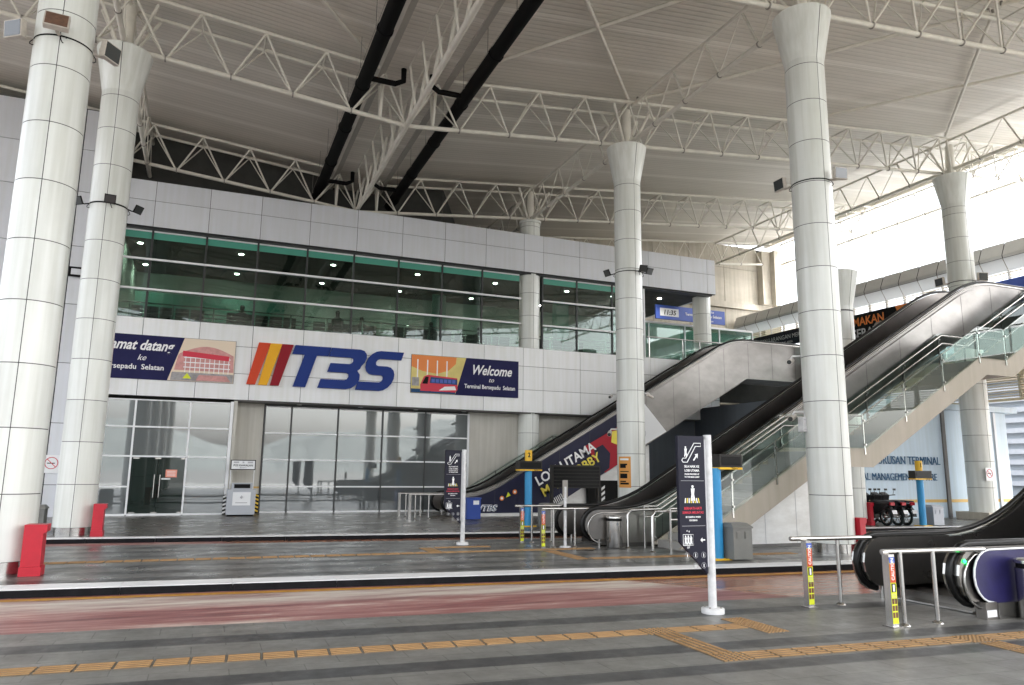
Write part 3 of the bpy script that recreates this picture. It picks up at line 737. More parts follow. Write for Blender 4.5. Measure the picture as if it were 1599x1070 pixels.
mb.box(22.85, 22.97, YFA + 0.13, 37, 10.5, 12.27, "facade_panel")
mb.box(-3.6, 22.84, YFA + 0.13, YFA + 0.5, 10.44, 10.5, "dark_frame")
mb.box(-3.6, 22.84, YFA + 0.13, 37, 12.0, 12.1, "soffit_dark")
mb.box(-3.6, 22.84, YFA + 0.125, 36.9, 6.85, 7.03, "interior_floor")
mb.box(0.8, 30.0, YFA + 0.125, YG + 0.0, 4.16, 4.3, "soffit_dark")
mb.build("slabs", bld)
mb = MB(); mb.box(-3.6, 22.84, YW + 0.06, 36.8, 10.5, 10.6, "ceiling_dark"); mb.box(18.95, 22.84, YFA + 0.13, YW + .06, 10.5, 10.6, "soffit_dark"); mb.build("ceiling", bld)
DL = [(-3.1, 31.85), (-3.15, 35.3), (0.7, 31.85), (0.65, 35.3), (4.5, 31.9), (4.5, 35.4), (8.3, 31.9), (8.3, 35.4), (12.1, 31.9), (12.1, 35.4), (15.9, 31.9), (16.0, 35.4), (20.9, 31.3)]
mb = MB()
for (x, y) in DL: mb.lathe((x, y, 10.485), [(0, 0), (0.10, 0), (0.10, 0.014)], "downlight", 12)
mb.build("downlights", bld)
for k, (x, y) in enumerate(DL):
    ld = bpy.data.lights.new("downlight_lamp", 'SPOT'); ld.energy = 16; ld.spot_size = math.radians(150); ld.spot_blend = 1; ld.shadow_soft_size = 0.1; ld.color = (1, .95, .86)
    lo = bpy.data.objects.new("downlight_lamp", ld); C.objects.link(lo); lo.location = (x - 8, y - 34, 10.46); lo.parent = bld
mb = MB(); mb.box(-3.6, 26, 36.8, 36.95, 7.03, 10.6, "interior_wall"); mb.box(-3.7, -3.6, YW, 36.9, 4.2, 12.2, "interior_wall")
mb.box(-3.5, 2.9, 35.9, 36.0, 7.03, 9.4, "interior_teal"); mb.box(9.9, 10.6, 34.9, 35.0, 7.03, 10.4, "interior_teal"); mb.box(16.3, 17.0, 33.9, 34.4, 7.03, 10.4, "interior_teal")
mb.build("inner_walls", bld)
# upper windows, one child each
XU = [-4.35, -2.5, -0.62, 1.26, 3.15, 5.02, 6.9, 8.82, 10.66, 12.48]
def upper_window(xa, xb, endpost=False):
    mb = MB()
    mb.box(xa - 0.035, xa + 0.035, YW - 0.06, YW + 0.10, 7.05, 10.44, "dark_frame")
    if endpost: mb.box(xb - 0.03, xb + 0.05, YW - 0.1, YW + 0.10, 7.05, 10.44, "white_frame")
    mb.box(xa + 0.036, xb - 0.036, YW - 0.02, YW + 0.08, 10.38, 10.44, "white_frame")
    mb.box(xa + 0.036, xb - 0.036, YW - 0.012, YW + 0.03, 10.12, 10.375, "blind_teal")
    for z in (9.3, 8.16): mb.box(xa - 0.01, xb - 0.012, YW - 0.17, YW - 0.065, z - 0.035, z + 0.035, "white_frame")
    w = mb.build("window", bld)
    p = MB()
    for (z0, z1) in ((9.34, 10.075), (8.2, 9.26), (7.06, 8.12)): p.box(xa + 0.036, xb - 0.036, YW - 0.008, YW + 0.008, z0 - 0.04, z1 + 0.04, "glass_teal")
    p.build("pane", w)
for i in range(len(XU) - 1): upper_window(XU[i], XU[i + 1])
for (a, b, e) in ((13.58, 15.33, 0), (15.33, 17.2, 0), (17.2, 18.92, 1)): upper_window(a, b, e)
# inner balustrade
mb = MB()
for z in (7.3, 7.45, 7.6, 7.85): mb.tube([(-3.5, 30.7, z), (18.7, 30.7, z)], 0.018 if z < 7.8 else 0.026, "stainless", 6)
mb.build("inner_rail", bld)
for i in range(15):
    mb = MB(); x = -3.1 + 1.46 * i; mb.box(x - 0.03, x + 0.03, 30.66, 30.72, 7.03, 7.85, "stainless"); mb.build("rail_post", bld)
# ground floor: walls
mb = MB(); mb.box(0.80, 1.93, YG - 0.0, YG + 0.15, 0, 4.16, "wall_beige"); mb.box(0.80, 0.92, 29.43, YG - 0.002, 0, 4.16, "wall_beige"); mb.build("pier_wall", bld)
mb = MB(); mb.box(10.36, 17.8, YG, YG + 0.15, 0, 4.16, "wall_beige");
mb.build("ground_wall", bld)
mb = MB(); mb.box(0.93, 1.93, YG - 0.012, YG - 0.004, 0.93, 1.0, "stripe_gold"); mb.build("gold_stripe", bld)
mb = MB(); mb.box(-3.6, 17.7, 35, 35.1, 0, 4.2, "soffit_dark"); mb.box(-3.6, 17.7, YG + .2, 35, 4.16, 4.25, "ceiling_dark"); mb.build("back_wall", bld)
def ground_window(xa, xb, y, zs, rails_white_v, name="window", door=False, dark=None):
    mb = MB(); top = 4.08
    m = "white_frame" if rails_white_v else "dark_frame"
    mb.box(xa - 0.03, xa + 0.03, y - 0.06, y + 0.06, 0.02, top, m)
    for z in zs: mb.box(xa + 0.031, xb - 0.031, y - 0.085, y - 0.02, z - 0.028, z + 0.028, "white_frame")
    mb.box(xa + 0.031, xb - 0.031, y - 0.05, y + 0.05, top - 0.04, top, "white_frame"); mb.box(xa + 0.031, xb - 0.031, y - 0.07, y + 0.05, 0.0, 0.07, "white_frame")
    w = mb.build(name, bld)
    p = MB(); p.box(xa + 0.031, xb - 0.031, y - 0.008, y + 0.008, 0.07 if not door else 2.08, top - 0.04, "glass_mirror"); p.build("pane", w)
    return w
XR5 = [1.97, 2.97, 4.78, 6.59, 8.40, 10.30]
for i in range(5): ground_window(XR5[i], XR5[i + 1], YG, (1.0, 2.02, 3.04), False)
mb = MB(); mb.box(10.27, 10.35, YG - 0.08, YG + 0.06, 0, 4.1, "white_frame"); mb.box(1.94, 10.27, YG - 0.10, YG - .005, 4.1, 4.155, "dark_frame"); mb.build("end_post", bld)
mb = MB()
for x in (3.2, 5.6, 7.9, 10.0): mb.lathe((x, YFA + 0.5, 4.148), [(0, 0), (0.10, 0), (0.10, 0.012)], "white_frame", 12)
mb.build("soffit_lamps", bld)
YL = 29.46
XL4 = [-3.58, -2.48, -0.68, 0.70]
ground_window(XL4[0], XL4[1], YL, (1.0, 2.06, 3.1), True)
ground_window(XL4[2], XL4[3], YL, (1.0, 2.06, 3.1), True)
ground_window(XL4[1], XL4[2], YL, (2.06, 3.1), True, door=True)
mb = MB(); mb.box(0.68, 0.79, YL - 0.08, YL + 0.1, 0, 4.12, "white_frame"); mb.build("end_post", bld)
dr = MB(); dr.box(-2.44, -1.585, YL - 0.01, YL + 0.005, 0.075, 2.02, "glass_door"); dr.box(-1.575, -0.72, YL - 0.01, YL + 0.005, 0.075, 2.02, "glass_door")
dro = dr.build("glass_door", bld)
mb = MB()
for x in (-1.67, -1.49): mb.tube([(x, YL - 0.06, 0.62), (x, YL - 0.06, 1.42)], 0.018, "stainless", 8); mb.box(x - .01, x + .01, YL - .06, YL - .012, .7, .72, "stainless"); mb.box(x - .01, x + .01, YL - .06, YL - .012, 1.3, 1.32, "stainless")
mb.build("handle", dro)
mb = MB()
for x in (-2.4, -1.7, -0.85): mb.box(x, x + 0.2, YL - 0.03, YL - .012, 0.075, 0.12, "stainless"); mb.box(x, x + 0.2, YL - 0.03, YL - .012, 1.97, 2.02, "stainless")
mb.build("hinge", dro)
mb = MB(); mb.box(-1.32, -0.95, YL - 0.02, YL - 0.012, 1.33, 1.6, "poster_pink")
for k in range(4): mb.box(-1.27, -1.0, YL - 0.023, YL - 0.0205, 1.38 + 0.05 * k, 1.395 + 0.05 * k, "white_ink")
tag(mb.build("notice"), "pink notice taped on the dark glass door", "notice")
mb = MB(); mb.box(-1.45, -1.15, YL - 0.02, YL - 0.012, 1.25, 1.30, "poster_white"); tag(mb.build("door_sticker"), "small white strip sticker below the pink notice", "sticker")
# tall panel wall at the left
mb = MB(); mb.box(-14, -3.66, 29.2, 29.45, 0, 14.6, "joint_dark")
for (xa, xb) in ((-4.99, -3.66), (-6.9, -5.01), (-8.8, -6.92), (-10.7, -8.82), (-12.6, -10.72), (-14, -12.62)):
    for (za, zb) in ((0.0, 1.05), (1.07, 3.12), (3.14, 5.19), (5.21, 7.27), (7.29, 9.37), (9.39, 11.4), (11.42, 13.0), (13.02, 14.55)):
        mb.box(xa + .008, xb - .008, 29.17, 29.2, za, zb, "facade_panel")
tag(mb.build("panel_wall"), "tall grey panelled wall behind the two left columns", "wall")
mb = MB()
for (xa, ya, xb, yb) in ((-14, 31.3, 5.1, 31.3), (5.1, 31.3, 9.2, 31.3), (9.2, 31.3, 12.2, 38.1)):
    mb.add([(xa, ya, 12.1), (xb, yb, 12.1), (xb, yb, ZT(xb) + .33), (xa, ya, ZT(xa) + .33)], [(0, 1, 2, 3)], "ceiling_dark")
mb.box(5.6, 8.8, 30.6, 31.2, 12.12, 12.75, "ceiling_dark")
tag(mb.build("void_shade_sheet"), "near black sheet standing in for the unlit void between the fascia top and the canopy", "wall")  # darkness of the unlit void put into near-black sheets
mb = MB(); mb.tube([(9.2, 32, 12.62), (13, 32, 12.62)], .05, "steel_grey", 8)
for x in (10.6, 11.2, 11.7, 12.3): mb.tube([(x, 32, 12.1), (x + .08, 32, 13.3)], .03, "steel_grey", 6)
tag(mb.build("pipe_frame"), "thin grey pipe frame behind the fascia left of the set in column", "pipe")
# dark slate wall and blue wall
mb = MB(); mb.box(17.82, 21.79, 29.9, 30.05, 0, 4.8, "wall_slate_shade"); mb.box(17.82, 31.0, 30.06, 30.3, 5.2, 6.49, "ceiling_dark"); tag(mb.build("slate_wall"), "dark slate wall below the escalator top", "wall")  # near-black upper box added to fill the shaded gap under the landing
bw = thing("blue_wall", (28, 22, 0), "light blue rendered wall with raised lettering behind the motorcycles", "wall")
mb = MB(); mb.box(21.9, 32.6, 22.0, 29.88, 0, 4.45, "wall_blue"); mb.box(32.6, 33.1, 22.4, 29.5, 0, 4.3, "wall_blue"); mb.box(21.9, 33.2, 21.85, 29.8, 4.46, 4.70, "wall_blue")
mb.build("wall_face", bw)
mb = MB(); mb.box(21.8, 21.895, 21.95, 29.88, 0, 4.76, "wall_slate_shade"); mb.build("side_wall", bw)  # shaded side of the blue block, its shade put into a slate colour
mb = MB(); mb.box(28.50, 28.68, 21.93, 21.998, 0, 4.45, "soffit_dark"); mb.box(31.72, 31.84, 21.93, 21.998, 0, 4.45, "facade_panel"); mb.build("downpipe", bw)
mb = MB(); mb.box(22.0, 28.48, 21.985, 21.998, 0.62, 0.74, "stripe_gold"); mb.box(28.7, 32.6, 21.985, 21.998, 0.62, 0.74, "stripe_gold"); mb.build("gold_stripe", bw)
mb = MB()
text_mb(mb, "PUSAT PENGURUSAN TERMINAL", 0.46, (28.2, 21.93, 2.14), XD, ZD, "wall_letter", 0.012, 'RIGHT', sx=0.86)
text_mb(mb, "TERMINAL MANAGEMENT CENTRE", 0.40, (27.95, 21.93, 1.5), XD, ZD, "wall_letter", 0.012, 'RIGHT', sx=0.84)
mb.build("lettering", bw)
mb = MB(); mb.box(23.7, 23.98, 21.97, 21.985, 1.02, 1.38, "hazard_yellow"); mb.box(23.75, 23.93, 21.962, 21.969, 1.12, 1.3, "caution_lime"); tag(mb.build("warning_notice"), "yellow notice on the light blue wall beside the short column", "notice")
# concrete block behind
cb = thing("concrete_building", (28, 38, 0), "beige precast concrete wall rising behind the right end of the terminal", "building")
mb = MB(); mb.box(-14, 34.6, 38.3, 38.6, 0, 16.6, "joint_dark")
x = 33.3
while x > -14:
    for (za, zb) in ((6.0, 9.0), (9.03, 12.3), (12.75, 15.05), (15.08, 16.6)): mb.box(x - 2.72, x, 38.2, 38.299, za, zb, "concrete_beige")
    x -= 2.75
mb.build("precast_panels", cb)
mb = MB(); mb.box(-14, 34.7, 38.0, 38.3, 12.33, 12.72, "concrete_beige"); mb.build("ledge", cb)
mb = MB(); mb.box(33.32, 34.7, 37.7, 38.29, 6.0, 12.3, "concrete_beige"); mb.box(33.32, 34.7, 37.7, 38.29, 12.74, 16.4, "concrete_beige"); mb.prism([(34.0, 37.69, 12.6), (35.1, 37.69, 13.4), (35.1, 37.69, 16.4), (34.0, 37.69, 16.4)], (0, -0.4, 0), "concrete_beige"); mb.build("corner_pier", cb)
mb = MB(); mb.box(20, 34.5, 36.99, 37.05, 7.0, 10.3, "blind_teal"); mb.build("inner_screen", cb)
# recessed balcony glazing
rc = thing("balcony_glazing", (23, 33, 7), "teal glass screen recessed under the end of the fascia", "window")
mb = MB()
for x in (19.0, 21.3, 23.6, 25.9, 28.2): mb.box(x - 0.03, x + 0.03, 32.95, 33.05, 7.0, 9.6, "white_frame")
mb.box(19.0, 28.2, 32.94, 33.06, 9.58, 9.68, "white_frame"); mb.build("frame", rc)
mb = MB(); mb.box(19.03, 28.17, 32.99, 33.01, 7.03, 9.57, "glass_teal"); mb.build("pane", rc)
mb = MB(); mb.box(19.0, 25.5, 29.55, 29.58, 7.06, 8.0, "glass_clear")
for x in (19.1, 21, 22.0, 24.1, 25.4): mb.box(x - 0.02, x + 0.02, 29.53, 29.6, 7.05, 8.05, "stainless")
mb.tube([(19.0, 29.56, 8.08), (25.5, 29.56, 8.08)], 0.03, "stainless", 8); tag(mb.build("glass_railing"), "clear glass railing on the terminal balcony edge", "railing")
mb = MB(); mb.box(22.98, 26, YFA + 0.05, 33.0, 6.5, 7.0, "facade_mid"); mb.build("balcony_slab", bld)
bs = thing("hanging_sign", (23.4, 32, 9.6), "blue hanging sign with a clock, behind the end column", "sign")
mb = MB(); mb.box(21.1, 25.5, 31.94, 32.05, 9.62, 10.36, "banner_sign_blue"); mb.build("board", bs)
mb = MB(); mb.box(21.35, 22.5, 31.92, 31.939, 9.78, 10.2, "poster_white"); text_mb(mb, "11:35", 0.36, (21.92, 31.915, 9.86), XD, ZD, "black_ink", 0.003, shear=0.2, bold=0.006); mb.build("clock", bs)
mb = MB(); text_mb(mb, "Selamat Datang ke", 0.18, (24.1, 31.93, 10.18), XD, ZD, "white_ink", 0.003); text_mb(mb, "Terminal Bersepadu Selatan", 0.21, (24.1, 31.93, 9.93), XD, ZD, "white_ink", 0.003, bold=0.004)
text_mb(mb, "Bandar Tasik Selatan", 0.15, (24.1, 31.93, 9.7), XD, ZD, "white_ink", 0.003); mb.build("lettering", bs)

# facade letters: stripes and TBS
sg = thing("terminal_name_letters", (4.2, 29.33, 4.8), "big blue name letters with red and yellow slanted stripes on the facade", "sign")
YS = YFA - 0.10
for i, (m) in enumerate(("stripe_red", "stripe_yellow", "stripe_crimson")):
    x0 = 1.17 + i * 0.42 if i else 1.14
    mb = MB(); x0 = 1.16 + i * 0.425
    mb.prism([(x0 - 0.0, YS, 4.80), (x0 + 0.32, YS, 4.80), (x0 + 0.79, YS, 6.42), (x0 + 0.36, YS, 6.42)], (0, 0.08, 0), m); mb.build("stripe", sg)
def P2D(pts, m, nm, x0, w, z0=4.80, h=1.62, sl=0.30):
    # unit coordinates (u right, v up) with the slant of the lettering
    mb = MB(); mb.prism([(x0 + u * w + v * h * sl, YS, z0 + v * h) for u, v in pts], (0, 0.08, 0), m); return mb.build(nm, sg)
def arc(cx, cy, rx_, ry_, a0, a1, n=7): return [(cx + rx_ * math.cos(math.radians(a0 + (a1 - a0) * i / n)), cy + ry_ * math.sin(math.radians(a0 + (a1 - a0) * i / n))) for i in range(n + 1)]
P2D([(0.0, 0.78), (0.0, 1.0), (1.0, 1.0), (1.0, 0.78), (0.68, 0.78), (0.68, 0.0), (0.34, 0.0), (0.34, 0.78)][::-1], "letter_blue", "letter_t", 2.38, 1.38)
bp_ = [(0.0, 1.0), (0.0, 0.78), (0.58, 0.78)] + arc(0.58, 0.70, 0.08, 0.08, 90, -90, 4) + [(0.10, 0.62), (0.10, 0.40), (0.60, 0.40)] + arc(0.60, 0.31, 0.08, 0.09, 90, -90, 4) + [(0.30, 0.22), (0.30, 0.22), (0.0, 0.22), (0.0, 0.0), (0.72, 0.0)] + arc(0.72, 0.25, 0.26, 0.25, -90, 60, 5) + [(0.90, 0.52)] + arc(0.74, 0.76, 0.24, 0.24, -45, 90, 5)
P2D(bp_, "letter_blue", "letter_b", 3.78, 1.52)
sp_ = [(1.0, 1.0), (1.0, 0.80), (0.40, 0.80)] + arc(0.40, 0.71, 0.09, 0.09, 90, 270, 4) + [(0.66, 0.62)] + arc(0.66, 0.31, 0.30, 0.31, 90, -90, 8) + [(0.0, 0.0), (0.0, 0.21), (0.58, 0.21)] + arc(0.58, 0.30, 0.08, 0.09, -90, 90, 4) + [(0.34, 0.39)] + arc(0.34, 0.695, 0.30, 0.305, 270, 90, 8)
P2D(sp_, "letter_blue", "letter_s", 5.24, 1.44)

# banners
def banner_left():
    t = thing("banner", (-1.5, 29.37, 4.8), "dark blue banner reading Selamat datang beside the left column", "banner", "welcome banners on the terminal facade")
    y = YFA - 0.03
    mb = MB(); mb.box(-4.2, 0.71, y, y + 0.02, 4.79, 6.40, "banner_blue"); mb.build("panel", t)
    mb = MB(); y -= 0.003
    mb.face([(-1.55, y, 4.80), (0.70, y, 4.80), (0.70, y, 6.39), (-1.08, y, 6.39)], "photo_sky")
    y -= 0.003
    pts = [(-1.25, 5.75)] + [(-1.2 + 1.85 * i / 8, 5.82 + 0.30 * math.sin(PI * i / 8)) for i in range(9)] + [(0.68, 5.2), (-1.35, 5.2)]
    mb.face([(a, y, b) for a, b in pts][::-1], "photo_pink")
    y -= 0.003
    for zz in (5.30, 5.48, 5.66): mb.box(-1.05, 0.55, y - 0.001, y, zz, zz + 0.035, "white_ink")
    for k in range(10): mb.box(-1.0 + 0.165 * k, -0.975 + 0.165 * k, y - 0.002, y, 5.1, 5.75, "white_ink")
    mb.face([(-1.45, y - .003, 4.82), (0.68, y - .003, 4.82), (0.68, y - .003, 5.12), (-1.42, y - .003, 5.12)], "photo_grey")
    mb.face([(-0.6, y - .005, 4.84), (0.6, y - .005, 4.84), (0.45, y - .005, 5.05), (-0.5, y - .005, 5.05)], "photo_pink")
    mb.face([(-1.05, y - .005, 4.9), (-0.75, y - .005, 4.9), (-0.9, y - .005, 5.1)], "caution_lime")
    mb.face([(-1.1, y - .004, 5.72), (0.5, y - .004, 5.62), (0.5, y - .004, 5.8), (-1.1, y - .004, 5.92)], "red_ink")
    mb.build("picture", t)
    mb = MB(); y = YFA - 0.036
    text_mb(mb, "Selamat datang", 0.52, (-2.72, y, 5.86), XD, ZD, "white_ink", 0.002, shear=0.35, bold=0.012, sx=0.80)
    text_mb(mb, "ke", 0.30, (-2.45, y, 5.48), XD, ZD, "white_ink", 0.002, shear=0.35)
    text_mb(mb, "Terminal Bersepadu  Selatan", 0.265, (-1.68, y, 5.15), XD, ZD, "white_ink", 0.002, 'RIGHT', bold=0.004)
    mb.build("lettering", t)
banner_left()
def banner_right():
    t = thing("banner", (9.9, 29.37, 4.8), "dark blue banner reading Welcome with a red bus picture", "banner", "welcome banners on the terminal facade")
    y = YFA - 0.03
    mb = MB(); mb.box(7.50, 12.29, y, y + 0.02, 4.80, 6.40, "banner_blue"); mb.build("panel", t)
    mb = MB(); y -= 0.003
    mb.face([(7.51, y, 4.81), (9.42, y, 4.81), (9.88, y, 6.39), (7.51, y, 6.39)], "photo_yellow")
    y -= .003
    mb.face([(7.51, y, 5.9), (8.0, y, 5.72), (8.6, y, 5.64), (9.1, y, 5.8), (9.42, y, 6.1), (9.45, y, 6.38), (7.51, y, 6.38)], "orange_ink")
    for k in range(4): mb.box(7.75 + 0.42 * k, 7.80 + 0.42 * k, y - .002, y - .001, 5.25, 6.2, "white_ink")
    mb.face([(7.52, y, 4.82), (9.42, y, 4.82), (9.44, y, 4.98), (7.52, y, 4.98)], "navy_ink")
    y -= .003
    mb.face([(7.92, y, 4.90), (9.42, y, 4.90), (9.52, y, 5.02), (9.50, y, 5.50), (8.22, y, 5.58), (8.05, y, 5.50), (7.90, y, 5.15)], "red_ink")
    mb.face([(8.30, y - .001, 5.24), (9.50, y - .001, 5.22), (9.50, y - .001, 5.44), (8.34, y - .001, 5.50)], "navy_ink")
    mb.face([(7.98, y - .001, 5.20), (8.22, y - .001, 5.20), (8.26, y - .001, 5.50), (8.12, y - .001, 5.50)], "black_ink")
    for k in range(6): mb.face([(8.38 + .18 * k, y - .003, 5.27), (8.52 + .18 * k, y - .003, 5.27), (8.52 + .18 * k, y - .003, 5.42), (8.38 + .18 * k, y - .003, 5.42)], "banner_sign_blue")
    mb.face([(8.7, y - .003, 4.95), (9.45, y - .003, 5.0), (9.40, y - .003, 5.16), (8.95, y - .003, 5.12)], "white_ink")
    for cx in (8.30, 9.15): mb.lathe((cx, y - .005, 4.90), [(0, 0), (0.08, 0)], "black_ink", 12)
    mb.face([(7.55, y - .002, 5.1), (7.85, y - .002, 5.1), (7.85, y - .002, 5.45), (7.55, y - .002, 5.45)], "photo_grey")
    mb.build("picture", t)
    mb = MB(); y = YFA - 0.036
    text_mb(mb, "Welcome", 0.58, (11.02, y, 5.72), XD, ZD, "white_ink", 0.002, shear=0.35, bold=0.012, sx=0.80)
    text_mb(mb, "to", 0.28, (11.02, y, 5.42), XD, ZD, "white_ink", 0.002, shear=0.35)
    text_mb(mb, "Terminal Bersepadu  Selatan", 0.245, (10.98, y, 5.12), XD, ZD, "white_ink", 0.002, bold=0.004, sx=0.82)
    mb.build("lettering", t)
banner_right()

# ------------------------------------------------------------------ covered bridge on the right
br = thing("covered_bridge", (31, 20, 4.9), "grey and white covered walkway bridge running across the right side", "bridge")
XB = 31.0
mb = MB(); y = 38.0; mb2 = MB(); mb3 = MB(); mbl = MB()
while y > -6:
    a, b = y - 1.04 + 0.02, y - 0.02
    mb.add([(XB + 0.25, a, 11.68), (XB + 0.25, b, 11.68), (XB - 0.02, b, 11.08), (XB - 0.02, a, 11.08), (XB, a, 10.95), (XB, b, 10.95)], [(0, 3, 2, 1), (3, 4, 5, 2)], "bridge_grey")
    mb2.add([(XB + 0.0, a, 10.93), (XB + 0.0, b, 10.93), (XB + 0.32, b, 10.42), (XB + 0.32, a, 10.42)], [(0, 3, 2, 1)], "bridge_white")
    mb2.add([(XB - .01, y - .02, 10.94), (XB - .01, y + .02, 10.94), (XB + .31, y + .02, 10.41), (XB + .31, y - .02, 10.41)], [(0, 3, 2, 1)], "steel_grey")
    for k in range(3): mbl.obox((XB + 0.30, (a + b) / 2, 10.34 - 0.12 * k), (0.03, 0, 0.03), (0, (b - a) / 2 - 0.03, 0), (0.004, 0, -0.004), "louvre")
    mb3.box(XB + 0.26, XB + 0.40, y - 0.02, y + 0.02, 9.98, 10.5, "bridge_grey"); mb3.box(XB + 0.34, XB + 0.38, y - 1.04, y, 10.0, 10.04, "bridge_grey")
    y -= 1.04
mb.box(XB + 0.262, XB + 0.3, -6, 38, 10.98, 11.6, "joint_dark"); mb.build("roof_edge", br); mb2.build("light_panels", br); mbl.build("upper_louvres", br); mb3.build("ribs", br)
mb = MB(); mb.box(XB + 0.31, XB + 5, -6, 38, 11.6, 11.66, "bridge_white"); mb.box(XB + 0.4, XB + 5, -6, 38, 6.3, 6.9, "stair_tan"); mb.build("bridge_deck", br)
mb = MB(); y = 24.6
mb.box(XB + 0.1, XB + 0.3, -6, 38, 5.9, 6.3, "louvre"); mb.box(XB + 0.1, XB + 0.3, -6, 38, 4.85, 4.95, "louvre")
for k in range(8): mb.box(XB + 0.12, XB + 0.24, -6, 38, 5.02 + 0.11 * k, 5.06 + 0.11 * k, "louvre")
for k in range(24): mb.box(XB + 0.08, XB + 0.32, 25 - k * 1.6, 25.08 - k * 1.6, 4.9, 6.0, "louvre")
mb.build("lower_louvres", br)
mb = MB()
mb.box(XB + 0.15, XB + 0.2, -4, 34, 6.9, 7.9, "glass_clear"); mb.tube([(XB + 0.1, -4, 8.0), (XB + 0.1, 34, 8.0)], 0.03, "stainless", 8)
for k in range(20): mb.box(XB + 0.1, XB + 0.15, 33 - 1.6 * k, 33.05 - 1.6 * k, 6.9, 8.0, "stainless")
mb.build("parapet", br)
YDN, ZU = (0, -1, 0), (0, 0, 1)
t = thing("advert_banner", (31, 25.8, 8.6), "long dark banner with orange word MAKAN and pictures of food", "banner")
mb = MB(); mb.box(XB + 0.1, XB + 0.14, 22.6, 28.9, 8.55, 10.0, "black_ink"); mb.build("panel", t)
mb = MB(); xb = XB + 0.09
mb.face([(xb, 25.9, 9.98), (xb, 22.62, 9.98), (xb, 22.62, 8.57), (xb, 25.4, 8.57)], "orange_ink")
for (cy, cz, r, m, ar) in ((26.0, 9.2, 0.42, "food_brown", .6), (26.9, 9.1, 0.36, "food_pale", .9), (25.2, 9.1, 0.5, "food_brown", .7), (24.3, 9.35, 0.6, "food_pale", .55), (23.6, 9.0, 0.5, "food_brown", .6), (23.2, 9.7, 0.28, "food_pale", .5)):
    mb.face([(xb - 0.01 - 0.004 * r, cy + r * math.cos(a * PI / 9), cz + r * ar * math.sin(a * PI / 9)) for a in range(18)], m)
mb.build("picture", t)
mb = MB(); text_mb(mb, "MAKAN", 0.62, (xb - 0.01, 27.55, 9.38), YDN, ZU, "orange_ink", 0.003, bold=0.012, sx=0.9); text_mb(mb, "SERATA!", 0.66, (xb - 0.01, 27.5, 8.75), YDN, ZU, "grey_ink", 0.003, bold=0.012, sx=0.9); mb.build("lettering", t)
t = thing("warning_banner", (31, 34, 9.2), "long dark strip banner with small white lettering on the bridge", "banner")
mb = MB(); mb.box(XB + 0.1, XB + 0.14, 29.4, 37.2, 9.15, 10.02, "navy_sign"); mb.build("panel", t)
mb = MB(); text_mb(mb, "KAWASAN LARANGAN MERUNGGU", 0.36, (XB + 0.09, 33.9, 9.55), YDN, ZU, "grey_ink", 0.003, sx=0.95); text_mb(mb, "NO LOITERING AREA", 0.2, (XB + 0.09, 33.9, 9.27), YDN, ZU, "grey_ink", 0.003); mb.build("lettering", t)
mb = MB(); mb.box(XB + 0.1, XB + 0.14, 15.0, 21.8, 8.8, 10.0, "banner_sign_blue"); tag(mb.build("blue_banner"), "plain blue banner at the far right of the bridge", "banner")

